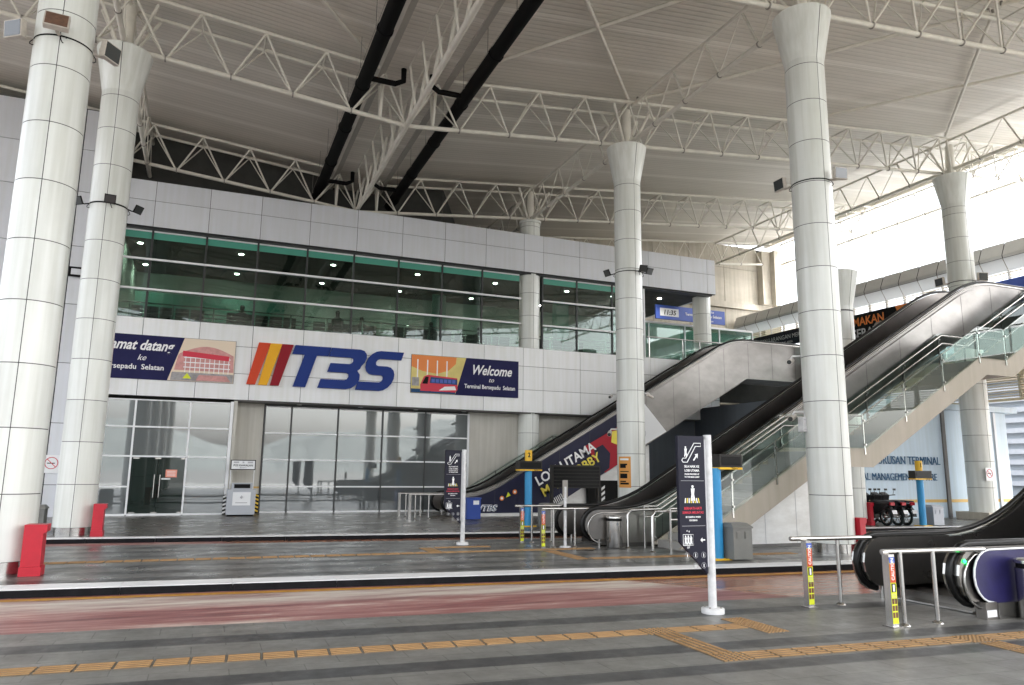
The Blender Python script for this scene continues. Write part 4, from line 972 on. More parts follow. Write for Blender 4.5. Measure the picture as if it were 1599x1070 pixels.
# ------------------------------------------------------------------ escalators
SLO = math.tan(math.radians(30))
def rail_path(x0, zr=0.84, top=7.74, xe=25.9, xs=9.8):
    p = []
    r = 0.33; cz = zr - r
    for i in range(9):
        a = math.radians(270 - 180 * i / 8); p.append((x0 + r + r * math.cos(a), cz + r * math.sin(a)))
    xa = x0 + r
    p.append((xs - 0.9, zr)); 
    for i in range(1, 7):        # lower curve
        u = i / 6; p.append((xs - 0.9 + 1.8 * u, zr + SLO * 0.9 * u * u))
    xt = xs + (top - zr) / SLO
    for i in range(7):
        u = i / 6; x = xt - 0.9 + 1.8 * u; p.append((x, top - SLO * 0.9 * (1 - u) ** 2))
    p.append((xe, top))
    return p
def escalator(yn, yf, x0, label, wrap, xu, xe=25.9, xs=9.8, xcut=None, inner_m="stainless_mid"):
    t = thing("escalator", (x0, (yn + yf) / 2, 0), label, "escalator", "escalators up to the main lobby")
    P = rail_path(x0, xe=xe, xs=xs)
    bi = [p for p in P[9:]]
    for (y, side) in ((yn, -1), (yf, 1)):
        # balustrade body: stainless D shaped end and inner cladding
        mb = MB()
        body = [(a, b - 0.0) for a, b in P]
        low = []
        for (a, b) in reversed(P[9:]): low.append((a, b - 0.62 if a > x0 + 1.2 else 0.19))
        poly = [(a, b) for a, b in P] + low
        inner = inner_m if side > 0 else "stainless_dull"
        def strip(yy, m, ofs0, ofs1, rev):
            q = P[9:]
            for i in range(len(q) - 1):
                (a, b), (c, d) = q[i], q[i + 1]
                f = [(a, yy, b - ofs0), (c, yy, d - ofs0), (c, yy, d - ofs1), (a, yy, b - ofs1)]
                mb.face(f if rev else f[::-1], m)
        # end plates
        e = [(a, b) for a, b in P[:10]] + [(P[9][0], 0.19)]
        th = 0.11
        mb.prism([(a, y - th, b) for a, b in e], (0, 2 * th, 0), inner, "stainless")
        strip(y - th, inner, 0.02, 0.70, False); strip(y + th, inner, 0.02, 0.70, True)
        q = P[9:]
        for i in range(len(q) - 1):
            (a, b), (c, d) = q[i], q[i + 1]
            mb.face([(a, y - th, b - 0.02), (c, y - th, d - 0.02), (c, y + th, d - 0.02), (a, y + th, b - 0.02)], "stainless")
        mb.build("balustrade", t)
        mb = MB()
        pts = [(a, y, b + 0.035) if i > 8 else (a - 0.035 * math.cos(0) * (1 - abs(i - 4) / 6), y, b + 0.035 * (i - 4) / 4) for i, (a, b) in enumerate(P)]
        mb.tube(pts, 0.042, "rubber", 8); mb.build("handrail", t)
        # steel trim line below the rail
        mb = MB(); mb.tube([(a + 0.06 * (1 if i < 9 else 0), y - 0.125 if side < 0 else y + 0.125, b - 0.07) for i, (a, b) in enumerate(P)], 0.016, "stainless", 6); mb.build("steel_trim", t)
    # outer truss cladding on both sides
    q = [p for p in P if p[0] > x0 + 0.62]
    q = [(x0 + 0.66, 0.84)] + [p for p in q if p[0] > x0 + 0.7]
    xt = q[-1][0]
    ztop = 7.74
    bx = xu + (5.95 - 0.1) / SLO
    for (y, sgn, mw) in ((yn - 0.16, 1, wrap), (yf + 0.12, 1, "stainless_dull")):
        segs = [(q[0][0], xu)]
        mb = MB()
        def bot(x): return 0.10 if x < xu else min(0.10 + (x - xu) * SLO, 5.95)
        def topz(x):
            for i in range(len(q) - 1):
                if q[i][0] <= x <= q[i + 1][0]:
                    u = (x - q[i][0]) / max(1e-6, q[i + 1][0] - q[i][0]); return q[i][1] + u * (q[i + 1][1] - q[i][1]) - 0.16
            return q[-1][1] - 0.16
        xs_ = sorted(set([q[0][0], xu, bx, xt] + [a for a, b in q] + [q[0][0] + k * 1.37 for k in range(1, 13) if q[0][0] + k * 1.37 < xt] + ([xcut] if xcut else [])))
        xs_ = [x for x in xs_ if q[0][0] <= x <= xt]
        for a, c in zip(xs_[:-1], xs_[1:]):
            if c - a < 1e-4: continue
            m = mw if (xcut is None or c <= xcut + 1e-3 or y > yn) else "stainless_dull"
            vs = [(a, y, bot(a)), (c, y, bot(c)), (c, y, topz(c)), (a, y, topz(a))]
            vs2 = [(v[0], v[1] + 0.04, v[2]) for v in vs]
            mb.add(vs + vs2, [(0, 1, 2, 3), (4, 7, 6, 5), (0, 4, 5, 1), (3, 2, 6, 7)], m)
        for k in range(1, 13):
            xx = q[0][0] + k * 1.37
            if xx < xt: mb.box(xx - .005, xx + .005, y - .003, y + .001, bot(xx) + .01, topz(xx) - .01, "joint_dark")
        mb.build("side_cladding", t)
    # underside and base
    mb = MB(); mb.add([(xu, yn - .12, .10), (bx, yn - .12, 5.95), (xt, yn - .12, 5.95), (xt, yf + .12, 5.95), (bx, yf + .12, 5.95), (xu, yf + .12, .10)], [(0, 5, 4, 1), (1, 4, 3, 2)], "soffit_dark")
    mb.box(x0 + 0.75, xu, yn - 0.10, yf + 0.10, 0.0, 0.12, "marble" if wrap == "navy_wrap" else "stainless_dark")
    mb.box(xt - 0.02, xt, yn - .12, yf + .12, 5.96, 6.95, "stainless_dull")
    mb.build("underside", t)
    mb = MB(); mb.box(x0 + 0.5, x0 + 1.6, yn + 0.13, yf - 0.13, 0.01, 0.03, "stainless")
    s = x0 + 1.6; n = 0
    while s < xt - 3:
        z = max(0.03, min(6.86, (s - (xs + 0.35)) * SLO)); mb.box(s, s + 0.36, yn + 0.13, yf - 0.13, z - 0.2, z, "stainless_dark"); s += 0.34; n += 1
    mb.box(s, xt, yn + 0.13, yf - 0.13, 6.8, 6.9, "stainless"); mb.build("steps", t)
    mb = MB()
    for (y, xx) in ((yn, x0 + 0.42), (yf, x0 + 0.42)): mb.tube([(xx, y, 0), (xx, y, 0.35)], 0.03, "stainless", 10)
    mb.build("guard_post", t)
    return t
E1 = escalator(26.95, 28.35, 8.25, "farthest escalator with dark blue wrapped side, close to the terminal wall", "navy_wrap", 12.35, xcut=15.7)
E2 = escalator(15.35, 16.75, 8.05, "middle steel escalator behind the tall direction sign", "stainless_dull", 10.9)
E3 = escalator(6.6, 8.0, 8.5, "nearest escalator with purple end panel, cut off by the right edge", "stainless_dark", 12.3, xs=11.1, inner_m="stainless_dark")
# E1 artwork
mb = MB(); y = 26.73
dx, dz = math.cos(math.radians(30)), math.sin(math.radians(30))
xd, yd = (dx, 0, dz), (-dz, 0, dx)
mb.face([(14.15, y, 2.72), (14.72, y, 1.98), (15.05, y, 1.66), (15.68, y, 2.02), (15.68, y, 3.55), (14.6, y, 2.96)], "red_wrap")
mb.face([(14.55, y - .003, 2.6), (14.95, y - .003, 2.8), (15.3, y - .003, 2.45), (15.25, y - .003, 1.85), (14.7, y - .003, 1.5)], "navy_wrap")
mb.face([(15.35, y - .003, 2.9), (15.66, y - .003, 2.8), (15.66, y - .003, 3.4), (15.4, y - .003, 3.35)], "yellow_ink")
mb.build("red_artwork", E1)
mb = MB()
text_mb(mb, "LOBI UTAMA", 0.52, (12.07, y - 0.004, 1.12), xd, yd, "white_ink", 0.003, 'LEFT', bold=0.012, sx=0.98)
text_mb(mb, "MAIN LOBBY", 0.52, (12.32, y - 0.004, 0.70), xd, yd, "yellow_ink", 0.003, 'LEFT', bold=0.012, sx=0.98)
text_mb(mb, "/TBS", 0.30, (9.62, y - 0.004, 0.20), XD, ZD, "white_ink", 0.003, 'LEFT', shear=0.3, bold=0.02, sx=1.2)
text_mb(mb, "/TBS", 0.30, (9.64, y - 0.012, 0.205), XD, ZD, "navy_ink", 0.003, 'LEFT', shear=0.3, bold=-0.002, sx=1.2)
for k in range(6): mb.obox((12.75 + 0.07 * k, y - 0.006, 0.52 + 0.04 * k), (0.016 * dx, 0, 0.016 * dz), (0, 0.003, 0), (-0.13 * dz, 0, 0.13 * dx), "white_ink")
mb.build("lettering", E1)
mb = MB()
for (x, z, m) in ((10.55, 0.66, "orange_ink"), (10.82, 0.78, "caution_lime"), (11.08, 0.90, "orange_ink")):
    if m == "caution_lime": mb.prism([(x - 0.1, y, z - 0.09), (x + 0.1, y, z - 0.02), (x - 0.02, y, z + 0.12)], (0, -0.004, 0), m)
    else:
        mb.prism([(x + 0.09 * math.cos(a * PI / 8), y, z + 0.09 * math.sin(a * PI / 8)) for a in range(16)], (0, -0.004, 0), m)
        mb.prism([(x + 0.045 * math.cos(a * PI / 8), y - 0.005, z + 0.045 * math.sin(a * PI / 8)) for a in range(16)], (0, -0.003, 0), "white_ink")
mb.build("safety_stickers", E1)
mb = MB(); mb.face([(15.72, y, 2.1), (17.1, y, 2.92), (18.05, y, 3.42), (17.0, y, 4.55), (15.72, y, 3.85)], "poster_white")
for (x, z) in ((16.75, 3.3), (16.1, 2.95)):
    for r in (0.26, 0.2): mb.tube([(x + r * math.cos(a * PI / 10), y - 0.01, z + r * math.sin(a * PI / 10)) for a in range(21)], 0.01, "grey_ink", 5)
mb.build("white_artwork", E1)
# marble wall under E1
mb = MB(); mb.prism([(12.5, 27.1, 0), (17.4, 27.1, 0), (17.4, 27.1, 2.85), (12.5, 27.1, 0.1)], (0, 0.12, 0), "marble"); tag(mb.build("marble_wall"), "white marble wall under the farthest escalator", "wall")
mb = MB(); mb.box(14.35, 16.0, 26.93, 27.05, 0, 1.35, "black_ink"); tag(mb.build("black_panel"), "black panel under the farthest escalator", "door")  # plain black panel standing before the marble
mb = MB(); mb.box(9.0, 12.4, 26.6, 26.79, 0, 0.11, "marble"); tag(mb.build("stone_plinth"), "low pale stone plinth along the blue escalator side", "plinth")
# E3 details
mb = MB(); yn3 = 6.6 - 0.165
pts = [(8.88 - 0.30 * math.sin(a), 0.50 - 0.31 * math.cos(a)) for a in [i * PI / 10 for i in range(11)]]
mb.prism([(a + 0.12, yn3, b) for a, b in pts] + [(12.0, yn3, 0.81), (12.0, yn3, 0.19)], (0, 0.03, 0), "purple_wrap"); mb.build("purple_panel", E3)
mb = MB(); mb.tube([(a + 0.10, yn3 - 0.005, b) for a, b in pts] + [(10.5, yn3 - 0.005, 0.82)], 0.013, "white_frame", 6); mb.build("edge_trim", E3)
mb = MB(); mb.box(8.80, 9.0, yn3 - .03, yn3 + 0.1, 0.0, 0.2, "stainless_dull"); mb.box(9.0, 9.75, yn3 - 0.05, yn3 + 0.2, 0, 0.19, "stainless")
mb.face([(8.81, yn3 - .034, .03), (8.98, yn3 - .034, .03), (8.98, yn3 - .034, .11), (8.81, yn3 - .034, .11)], "poster_white"); mb.build("base_box", E3)
mb = MB(); mb.lathe((8.60, 6.475, 0.68), [(0.0, 0.03), (0.022, 0.0), (0.0, -0.03)], "led_green", 10); mb.build("signal_lamp", E3)

# ------------------------------------------------------------------ stairs
def stair(yn, yf, x0, label, hasfar=True):
    t = thing("staircase", (x0, (yn + yf) / 2, 0), label, "staircase", "staircases beside the escalators")
    # nosing line: flight, landing, flight, landing, flight
    L = [(x0, 0.0), (x0 + 3.9, 2.25), (x0 + 5.45, 2.25), (x0 + 10.0, 4.87), (x0 + 11.1, 4.87), (x0 + 14.7, 6.9), (x0 + 16.3, 6.9)]
    for y in (yn, yf):
        mb = MB()
        up = [(a, y, b + 0.12) for a, b in L]; dnn = [(a + 0.25 if 0 < i < 6 else a, y, b - 0.36) for i, (a, b) in enumerate(L)]
        up[0] = (x0 - 0.15, y, 0.06); dnn[0] = (x0 + 0.85, y, 0.0)
        vs = up + dnn; n = len(L); vs2 = [(v[0], v[1] + 0.05, v[2]) for v in vs]
        f = []
        for i in range(n - 1): f += [(n + i, n + i + 1, i + 1, i), (2 * n + i, 2 * n + i + 1, 3 * n + i + 1, 3 * n + i), (i, i + 1, 2 * n + i + 1, 2 * n + i), (n + i, 3 * n + i, 3 * n + i + 1, n + i + 1)]
        mb.add(vs + vs2, f, "stair_tan"); mb.build("stringer", t)
    mb = MB()
    for i in range(n - 1): mb.add([(dnn[i][0], yn + .05, dnn[i][2] + .02), (dnn[i + 1][0], yn + .05, dnn[i + 1][2] + .02), (dnn[i + 1][0], yf, dnn[i + 1][2] + .02), (dnn[i][0], yf, dnn[i][2] + .02)], [(0, 3, 2, 1)], "stair_tan")
    mb.build("soffit", t)
    mb = MB()
    for k in range(0, 6, 2):
        (a, b), (c, d) = L[k], L[k + 1]; m_ = int(round((d - b) / 0.1625)); run = (c - a) / m_
        for j in range(m_): mb.box(a + j * run, a + (j + 1) * run + .02, yn + 0.05, yf, b + j * (d - b) / m_ - .1, b + (j + 1) * (d - b) / m_, "stair_tread")
        (e, f_), (g_, h_) = L[k + 1], L[min(k + 2, 6)]
        mb.box(e, g_, yn + 0.05, yf, f_ - 0.12, f_, "stair_tread")
    mb.build("treads", t)
    for y in ((yn - 0.03, yf + 0.08) if hasfar else (yn - .03,)):
        for k in range(6):
            (a, b), (c, d) = L[k], L[k + 1]
            m_ = max(1, int(round((c - a) / 1.55)))
            for j in range(m_):
                u0, u1 = j / m_, (j + 1) / m_
                x_a, z_a, x_b, z_b = a + (c - a) * u0 + .015, b + (d - b) * u0, a + (c - a) * u1 - .015, b + (d - b) * u1
                mb = MB(); mb.add([(x_a, y, z_a + .10), (x_b, y, z_b + .10), (x_b, y, z_b + 1.0), (x_a, y, z_a + 1.0)], [(0, 1, 2, 3)], "glass_clear"); mb.build("glass_panel", t)
        for k in range(6):
            (a, b), (c, d) = L[k], L[k + 1]
            m_ = max(1, int(round((c - a) / 1.55)))
            for j in range(m_):
                u0 = j / m_; xx, zz = a + (c - a) * u0, b + (d - b) * u0
                mb = MB(); mb.box(xx - .022, xx + .022, y + .01, y + .05, zz - .05, zz + .95, "stainless")
                for hz in (.2, .8): mb.tube([(xx, y - .03, zz + hz), (xx, y + .01, zz + hz)], .025, "stainless", 8)
                mb.build("post", t)
        mb = MB(); off = 0.08 if y == yn - 0.03 else -0.08
        for h in (0.92, 0.68): mb.tube([(x0 - 0.35, y + off, h)] + [(a, y + off, b + h) for a, b in L], 0.024, "stainless", 8)
        mb.tube([(x0 - 0.35, y + off, 0.92), (x0 - 0.35, y + off, 0.0)], 0.026, "stainless", 8); mb.build("handrail", t)
        t2 = MB(); t2.box(x0 + .8, x0 + 0.9, y - .02, y, .2, .3, "white_ink")
    return t
stair(13.95, 15.05, 9.85, "tan edged staircase with glass sides in front of the middle escalator")
stair(28.75, 29.35, 9.75, "glass sided staircase between the farthest escalator and the terminal wall", hasfar=False)
# marble clad block under the near staircase
mb = MB(); mb.prism([(11.4, 14.3, 0.0), (14.35, 14.3, 0.0), (14.35, 14.3, 1.85), (13.9, 14.3, 1.85), (11.4, 14.3, 0.5)], (0, 0.5, 0), "marble")
for x in (12.35, 13.3): mb.box(x, x + 0.012, 14.296, 14.3, 0.06, 1.0 if x < 12.5 else 1.5, "grey_ink")
mb.box(11.4, 14.35, 14.285, 14.30, 0, 0.07, "soffit_dark"); tag(mb.build("marble_wall"), "white marble panels under the near staircase", "wall")
# upper landings
mb = MB(); mb.box(25.92, 31.3, 26.0, 29.3, 6.45, 6.9, "stainless_dull"); mb.box(25.92, 31.3, 26.05, 29.3, 6.25, 6.45, "ceiling_dark"); mb.box(25.92, 31.3, 14.0, 17.2, 6.3, 6.9, "stair_tan"); tag(mb.build("upper_landing"), "metal clad landings joining the escalator tops to the bridge", "landing")
mb = MB(); mb.box(26.0, 31.0, 26.02, 26.05, 6.95, 7.9, "glass_clear"); mb.tube([(25.95, 26.03, 7.95), (31, 26.03, 7.95)], .03, "stainless", 8)
for k in range(4): mb.box(26.0 + 1.6 * k, 26.05 + 1.6 * k, 26.0, 26.07, 6.4, 7.95, "stainless")
tag(mb.build("glass_railing"), "glass railing on the landing at the far escalator top", "railing")
mb = MB(); mb.box(26.0, 31.0, 14.02, 14.05, 6.95, 7.9, "glass_clear"); mb.tube([(25.95, 14.03, 7.95), (31, 14.03, 7.95)], .03, "stainless", 8)
for k in range(4): mb.box(26.0 + 1.6 * k, 26.05 + 1.6 * k, 14.0, 14.07, 6.4, 7.95, "stainless")
tag(mb.build("glass_railing"), "glass railing on the landing at the near staircase top", "railing")

# ------------------------------------------------------------------ signs
def man(mb, x, y, z, h, m):
    s = h / 1.0
    mb.prism([(x + 0.09 * s * math.cos(a * PI / 6), y, z + 0.9 * s + 0.09 * s * math.sin(a * PI / 6)) for a in range(12)], (0, 0.002, 0), m)
    mb.prism([(x - .13 * s, y, z + .78 * s), (x - .1 * s, y, z + .4 * s), (x - .16 * s, y, z), (x - .05 * s, y, z), (x + .0 * s, y, z + .3 * s), (x + .08 * s, y, z), (x + .19 * s, y, z), (x + .1 * s, y, z + .42 * s), (x + .16 * s, y, z + .78 * s)][::-1], (0, 0.002, 0), m)
def direction_sign(px, y, label, g):
    t = thing("direction_sign", (px, y, 0), label, "sign", g)
    mb = MB(); mb.tube([(px, y, 0.05), (px, y, 2.18)], 0.052, "pole_white", 14); mb.build("pole", t)
    mb = MB(); mb.lathe((px, y, 0), [(0.14, 0), (0.14, 0.06), (0.05, 0.07)], "pole_white", 18)
    for k in range(4): mb.lathe((px + .1 * math.cos(k * PI / 2 + .6), y + .1 * math.sin(k * PI / 2 + .6), .06), [(.012, 0), (.012, .02), (0, .02)], "steel_grey", 8)
    mb.build("base_plate", t)
    a, b = px - 0.47, px - 0.075; f = y - 0.03
    mb = MB(); mb.prism([(a, f, 0.86), (b, f, 0.47), (b, f, 2.16), (a, f, 2.16)], (0, 0.05, 0), "navy_sign")
    mb.box(b, b + 0.025, f, f + .05, 0.55, 2.12, "grey_ink"); mb.build("board", t)
    mb = MB(); f -= 0.003; c = (a + b) / 2
    for z in (1.60, 1.05): mb.box(a + .03, b - .02, f - .001, f + .001, z, z + .004, "grey_ink")
    # escalator pictogram
    P = [(a + .07, 1.83), (a + .13, 1.83), (a + .26, 2.03), (a + .34, 2.03), (a + .34, 2.07), (a + .24, 2.07), (a + .11, 1.88), (a + .07, 1.88), (a + .05, 1.855)]
    mb.tube([(u, f, v) for u, v in P] + [(P[0][0], f, P[0][1])], 0.006, "white_ink", 5)
    man(mb, a + .11, f - .002, 1.9, 0.13, "white_ink")
    mb.prism([(a + .22, f, 1.86), (a + .235, f, 1.85), (a + .28, f, 1.905), (a + .265, f, 1.915)], (0, .002, 0), "white_ink"); mb.prism([(a + .25, f, 1.93), (a + .29, f, 1.88), (a + .295, f, 1.94)], (0, .002, 0), "white_ink")
    for s_, z, sz in (("SILA NAIK KE", 1.765, .042), ("LOBI UTAMA", 1.715, .042), ("PLEASE PROCEED UP", 1.675, .026), ("TO THE MAIN LOBBY", 1.64, .026)):
        text_mb(mb, s_, sz, (c, f, z), XD, ZD, "white_ink", 0.001, bold=0.0006, sx=.9)
    man(mb, c, f - .004, 1.36, 0.19, "white_ink")
    for k in range(8): mb.prism([(c - .12 + .03 * k, f, 1.33), (c - .105 + .03 * k, f, 1.33), (c - .10 + .027 * k, f, 1.39), (c - .112 + .027 * k, f, 1.39)], (0, .002, 0), "yellow_ink" if k % 2 else "white_ink")
    for s_, z, sz, m in (("BERHATI-HATI", 1.25, .045, "red_ink"), ("SEMASA MELINTAS", 1.2, .042, "red_ink"), ("BE CAREFUL WHEN", 1.15, .028, "white_ink"), ("CROSSING", 1.11, .028, "white_ink")):
        text_mb(mb, s_, sz, (c, f, z), XD, ZD, m, 0.001, bold=0.0006, sx=.9)
    x0, z0 = a + .04, .82
    mb.tube([(x0, f, z0), (x0 + .15, f, z0), (x0 + .15, f, z0 + .13), (x0, f, z0 + .13), (x0, f, z0)], .004, "white_ink", 5)
    for k in range(3): man(mb, x0 + .035 + .04 * k, f - .002, z0 + .01, .11, "white_ink")
    text_mb(mb, "LIF", .035, (x0 + .075, f, z0 - .035), XD, ZD, "white_ink", .001); text_mb(mb, "^ v", .04, (x0 + .075, f, z0 + .155), XD, ZD, "white_ink", .001, bold=.001)
    mb.prism([(b - .10, f, z0 + .06), (b - .07, f, z0 + .03), (b - .07, f, z0 + .052), (b - .03, f, z0 + .052), (b - .03, f, z0 + .068), (b - .07, f, z0 + .068), (b - .07, f, z0 + .09)], (0, .002, 0), "white_ink")
    for (dx_, z) in ((.30, .70), (.18, .70), (.06, .70), (.18, .575), (.06, .575)): 
        mb.tube([(b - dx_ + .035 * math.cos(k * PI / 6), f, z + .035 * math.sin(k * PI / 6)) for k in range(13)], .002, "grey_ink", 4); man(mb, b - dx_, f - .002, z - .022, .045, "white_ink")
    mb.build("pictograms", t)
direction_sign(5.92, 7.86, "tall navy direction sign on a white pole, foremost on the near pavement", "navy direction signs on white poles")
direction_sign(5.63, 16.72, "smaller looking navy direction sign on the second platform before the far escalator", "navy direction signs on white poles")
def platform_pole(x, y, num, side, h, label, rot=0):
    t = thing("platform_pole", (x, y, 0), label, "post", "blue platform number posts")
    mb = MB(); mb.tube([(x, y, 0.03), (x, y, h - .62)], 0.115, "pole_blue", 20); mb.build("post", t)
    mb = MB(); mb.box(x - .2, x + .2, y - .2, y + .2, 0, .03, "cap_yellow"); mb.build("base_plate", t)
    mb = MB(); mb.tube([(x, y, h - .34), (x, y, h)], 0.115, "cap_yellow", 20)
    if num: text_mb(mb, num, .2, (x - .03, y - .122, h - .22), XD, ZD, "black_ink", .003, bold=.004); mb.build("number_cap", t)
    a, b = (x - .4, x + .4) if side == 0 else ((x, x + .56))
    mb = MB(); mb.box(a, b, y - .17, y + .1, h - .60, h - .34, "display_frame"); mb.box(a + .04, b - .04, y - .18, y - .17, h - .56, h - .38, "display_black"); mb.box(a, b, y - .17, y + .1, h - .645, h - .602, "cap_yellow"); mb.build("display", t)
    text_mb(mb2_ := MB(), "Platform " + (num or "3"), .045, ((b - .18), y - .174, h - .635), XD, ZD, "black_ink", .001); mb2_.build("lettering", t)
platform_pole(9.42, 21.62, "2", 0, 2.35, "blue post numbered 2 with a black display beside the far escalator")
platform_pole(9.62, 12.55, "", 1, 2.42, "thick blue post with black display right behind the tall direction sign")
platform_pole(22.78, 18.55, "1", 0, 2.2, "blue post with black display next to the motorcycles")
# black framed display board by the far escalator
t = thing("departure_board", (12.5, 24.5, 0), "black shutter like display board on two legs in front of the far escalator", "display board")
mb = MB(); mb.box(11.56, 13.54, 24.4, 24.6, 1.10, 1.93, "display_frame")
for k in range(6): mb.box(11.62, 13.48, 24.375, 24.398, 1.14 + .125 * k, 1.24 + .125 * k, "display_black")
mb.build("screen", t)
for x in (11.58, 13.46): mb = MB(); mb.box(x - .03, x + .05, 24.42, 24.58, 0, 1.10, "display_frame"); mb.build("leg", t)
mb = MB(); mb.box(13.85, 14.0, 24.9, 25.0, 0, 1.15, "display_frame")
for k in range(5): mb.prism([(13.85, 24.895, .2 + .2 * k), (14.0, 24.895, .3 + .2 * k), (14.0, 24.895, .4 + .2 * k), (13.85, 24.895, .3 + .2 * k)], (0, .003, 0), "white_ink")
tag(mb.build("hazard_post"), "black and white striped post beside the black display board", "post")
# orange notice on column 3
mb = MB(); cx, cy, R_ = 13.05, 21.4, 0.472
fa = math.atan2(-cy, -cx); A0 = fa - 1.05; A1 = fa - 0.05
mb.lathe((cx, cy, 1.2), [(R_, 0), (R_, 1.0)], "poster_orange", 10, A0, A1)
for k, (z, hgt) in enumerate(((.88, .06), (.72, .05), (.63, .1), (.5, .03), (.30, .15), (.18, .04), (.1, .06))):
    mb.lathe((cx, cy, 1.2 + z), [(R_ + .003, 0), (R_ + .003, hgt)], "black_ink" if k else "white_ink", 8, A0 + .15, A1 - .15 - .1 * (k % 3))
tag(mb.build("notice"), "orange notice with black print wrapped round the column behind the middle escalator", "notice")

# ------------------------------------------------------------------ railings with caution stickers
def caution_post(t, x, y, h, w=0.045, sticker=True):
    mb = MB(); mb.box(x - w, x + w, y - w, y + w, 0, h, "stainless"); mb.box(x - w * 1.7, x + w * 1.7, y - w * 1.7, y + w * 1.7, 0, .012, "stainless_dull"); o = mb.build("square_post", t)
    if sticker:
        mb = MB(); f = y - w - .003; a, b = x - w * 0.95, x + w * .95
        mb.box(a, b, f, f + .002, .04, h - .06, "caution_lime"); mb.box(a, b, f - .001, f, h * .61, h - .10, "caution_orange"); mb.box(a, b, f - .001, f, h - .095, h - .03, "banner_sign_blue")
        text_mb(mb, "CAUTION", .062, (x + .022, f - .002, h * .61 + .15), (0, 0, 1), (-1, 0, 0), "white_ink", .001, bold=.001, sx=.88)
        mb.box(a + .01, b - .01, f - .001, f, h * .48, h * .60, "black_ink"); mb.box(x - .012, x + .015, f - .002, f - .001, h * .49, h * .585, "white_ink")
        for k in range(3):
            for q in (-1, 1): mb.box(x + q * .021 - .017, x + q * .021 + .017, f - .001, f, h * .13 + .075 * k, h * .13 + .06 + .075 * k, "sticker_brown")
        for k in range(5): mb.box(a + .012, b - .012, f - .001, f, h * .36 + .018 * k, h * .36 + .006 + .018 * k, "stair_tread")
        mb.build("caution_sticker", o)
def railing(pts, posts, h, cpost, label, g="stainless crowd railings", st=True):
    t = thing("guard_railing", (cpost[0], cpost[1], 0), label, "railing", g)
    mb = MB(); mb.tube([(p[0], p[1], h) for p in pts], .030, "stainless", 10); mb.build("top_rail", t)
    caution_post(t, cpost[0], cpost[1], h - .02, sticker=st)
    for (x, y) in posts:
        mb = MB(); mb.tube([(x, y, 0), (x, y, h)], .026, "stainless", 10); mb.lathe((x, y, 0), [(.065, 0), (.06, .012), (.03, .03)], "stainless", 14); mb.build("post", t)
railing([(7.18, 7.85), (8.45, 7.72)], [(7.93, 7.79)], .86, (7.38, 7.78), "low steel railing with caution sticker, left of the nearest escalator")
railing([(7.33, 6.55), (8.75, 6.45), (8.9, 6.44)], [(7.56, 6.50), (8.07, 6.48)], .82, (7.37, 6.5), "low steel railing with caution sticker in front of the nearest escalator")
railing([(7.0, 16.85), (9.1, 16.8)], [(7.42, 16.8), (7.95, 16.8)], .86, (7.15, 16.8), "steel railing with caution sticker, rear one by the middle escalator")
railing([(7.1, 15.52), (8.25, 15.45)], [(7.38, 15.5), (7.9, 15.45)], .86, (7.12, 15.52), "steel railing with caution sticker, front one by the middle escalator")
railing([(6.55, 26.9), (8.2, 26.9)], [(6.85, 26.9), (7.4, 26.9)], .84, (6.6, 26.9), "steel railing, rear one by the farthest escalator", st=False)
railing([(6.65, 25.7), (8.2, 25.6)], [(6.88, 25.68), (7.35, 25.62)], .84, (6.68, 25.7), "steel railing, front one by the farthest escalator", st=False)
def hoop(pts, label):
    mb = MB(); mb.tube(pts, .032, "stainless", 10); mb.lathe((pts[0][0], pts[0][1], 0), [(.07, 0), (.06, .015), (.03, .03)], "stainless", 14)
    tag(mb.build("handrail_hoop"), label, "handrail", "bent steel handrails at the stair foot")
hoop([(9.02, 15.0, 0), (9.02, 15.0, .74), (9.1, 15.0, .84), (9.9, 15.0, .86), (14.0, 15.0, 3.2)], "bent steel handrail starting beside the middle escalator's round bin")
hoop([(9.1, 14.1, 0), (9.1, 14.1, .76), (9.18, 14.1, .86), (9.75, 14.1, .86)], "bent steel handrail foremost at the near stair foot")
mb = MB(); mb.tube([(7.7, 15.55, .02), (7.7, 15.55, 1.35)], .035, "pole_white", 12); mb.lathe((7.7, 15.55, 0), [(.13, 0), (.13, .025), (.03, .03)], "pole_white", 16); mb.box(7.64, 7.76, 15.53, 15.57, 1.1, 1.5, "steel_grey")
tag(mb.build("steel_bollard"), "thin upright grey pole on a round base by the middle escalator", "pole")
mb = MB(); mb.tube([(20.8, 12.8, 0), (20.8, 12.8, 1.0), (21.9, 12.6, 1.0), (21.9, 12.6, 0)], .03, "stainless", 8); tag(mb.build("steel_hoop"), "pale steel hoop rail before the right column", "railing")

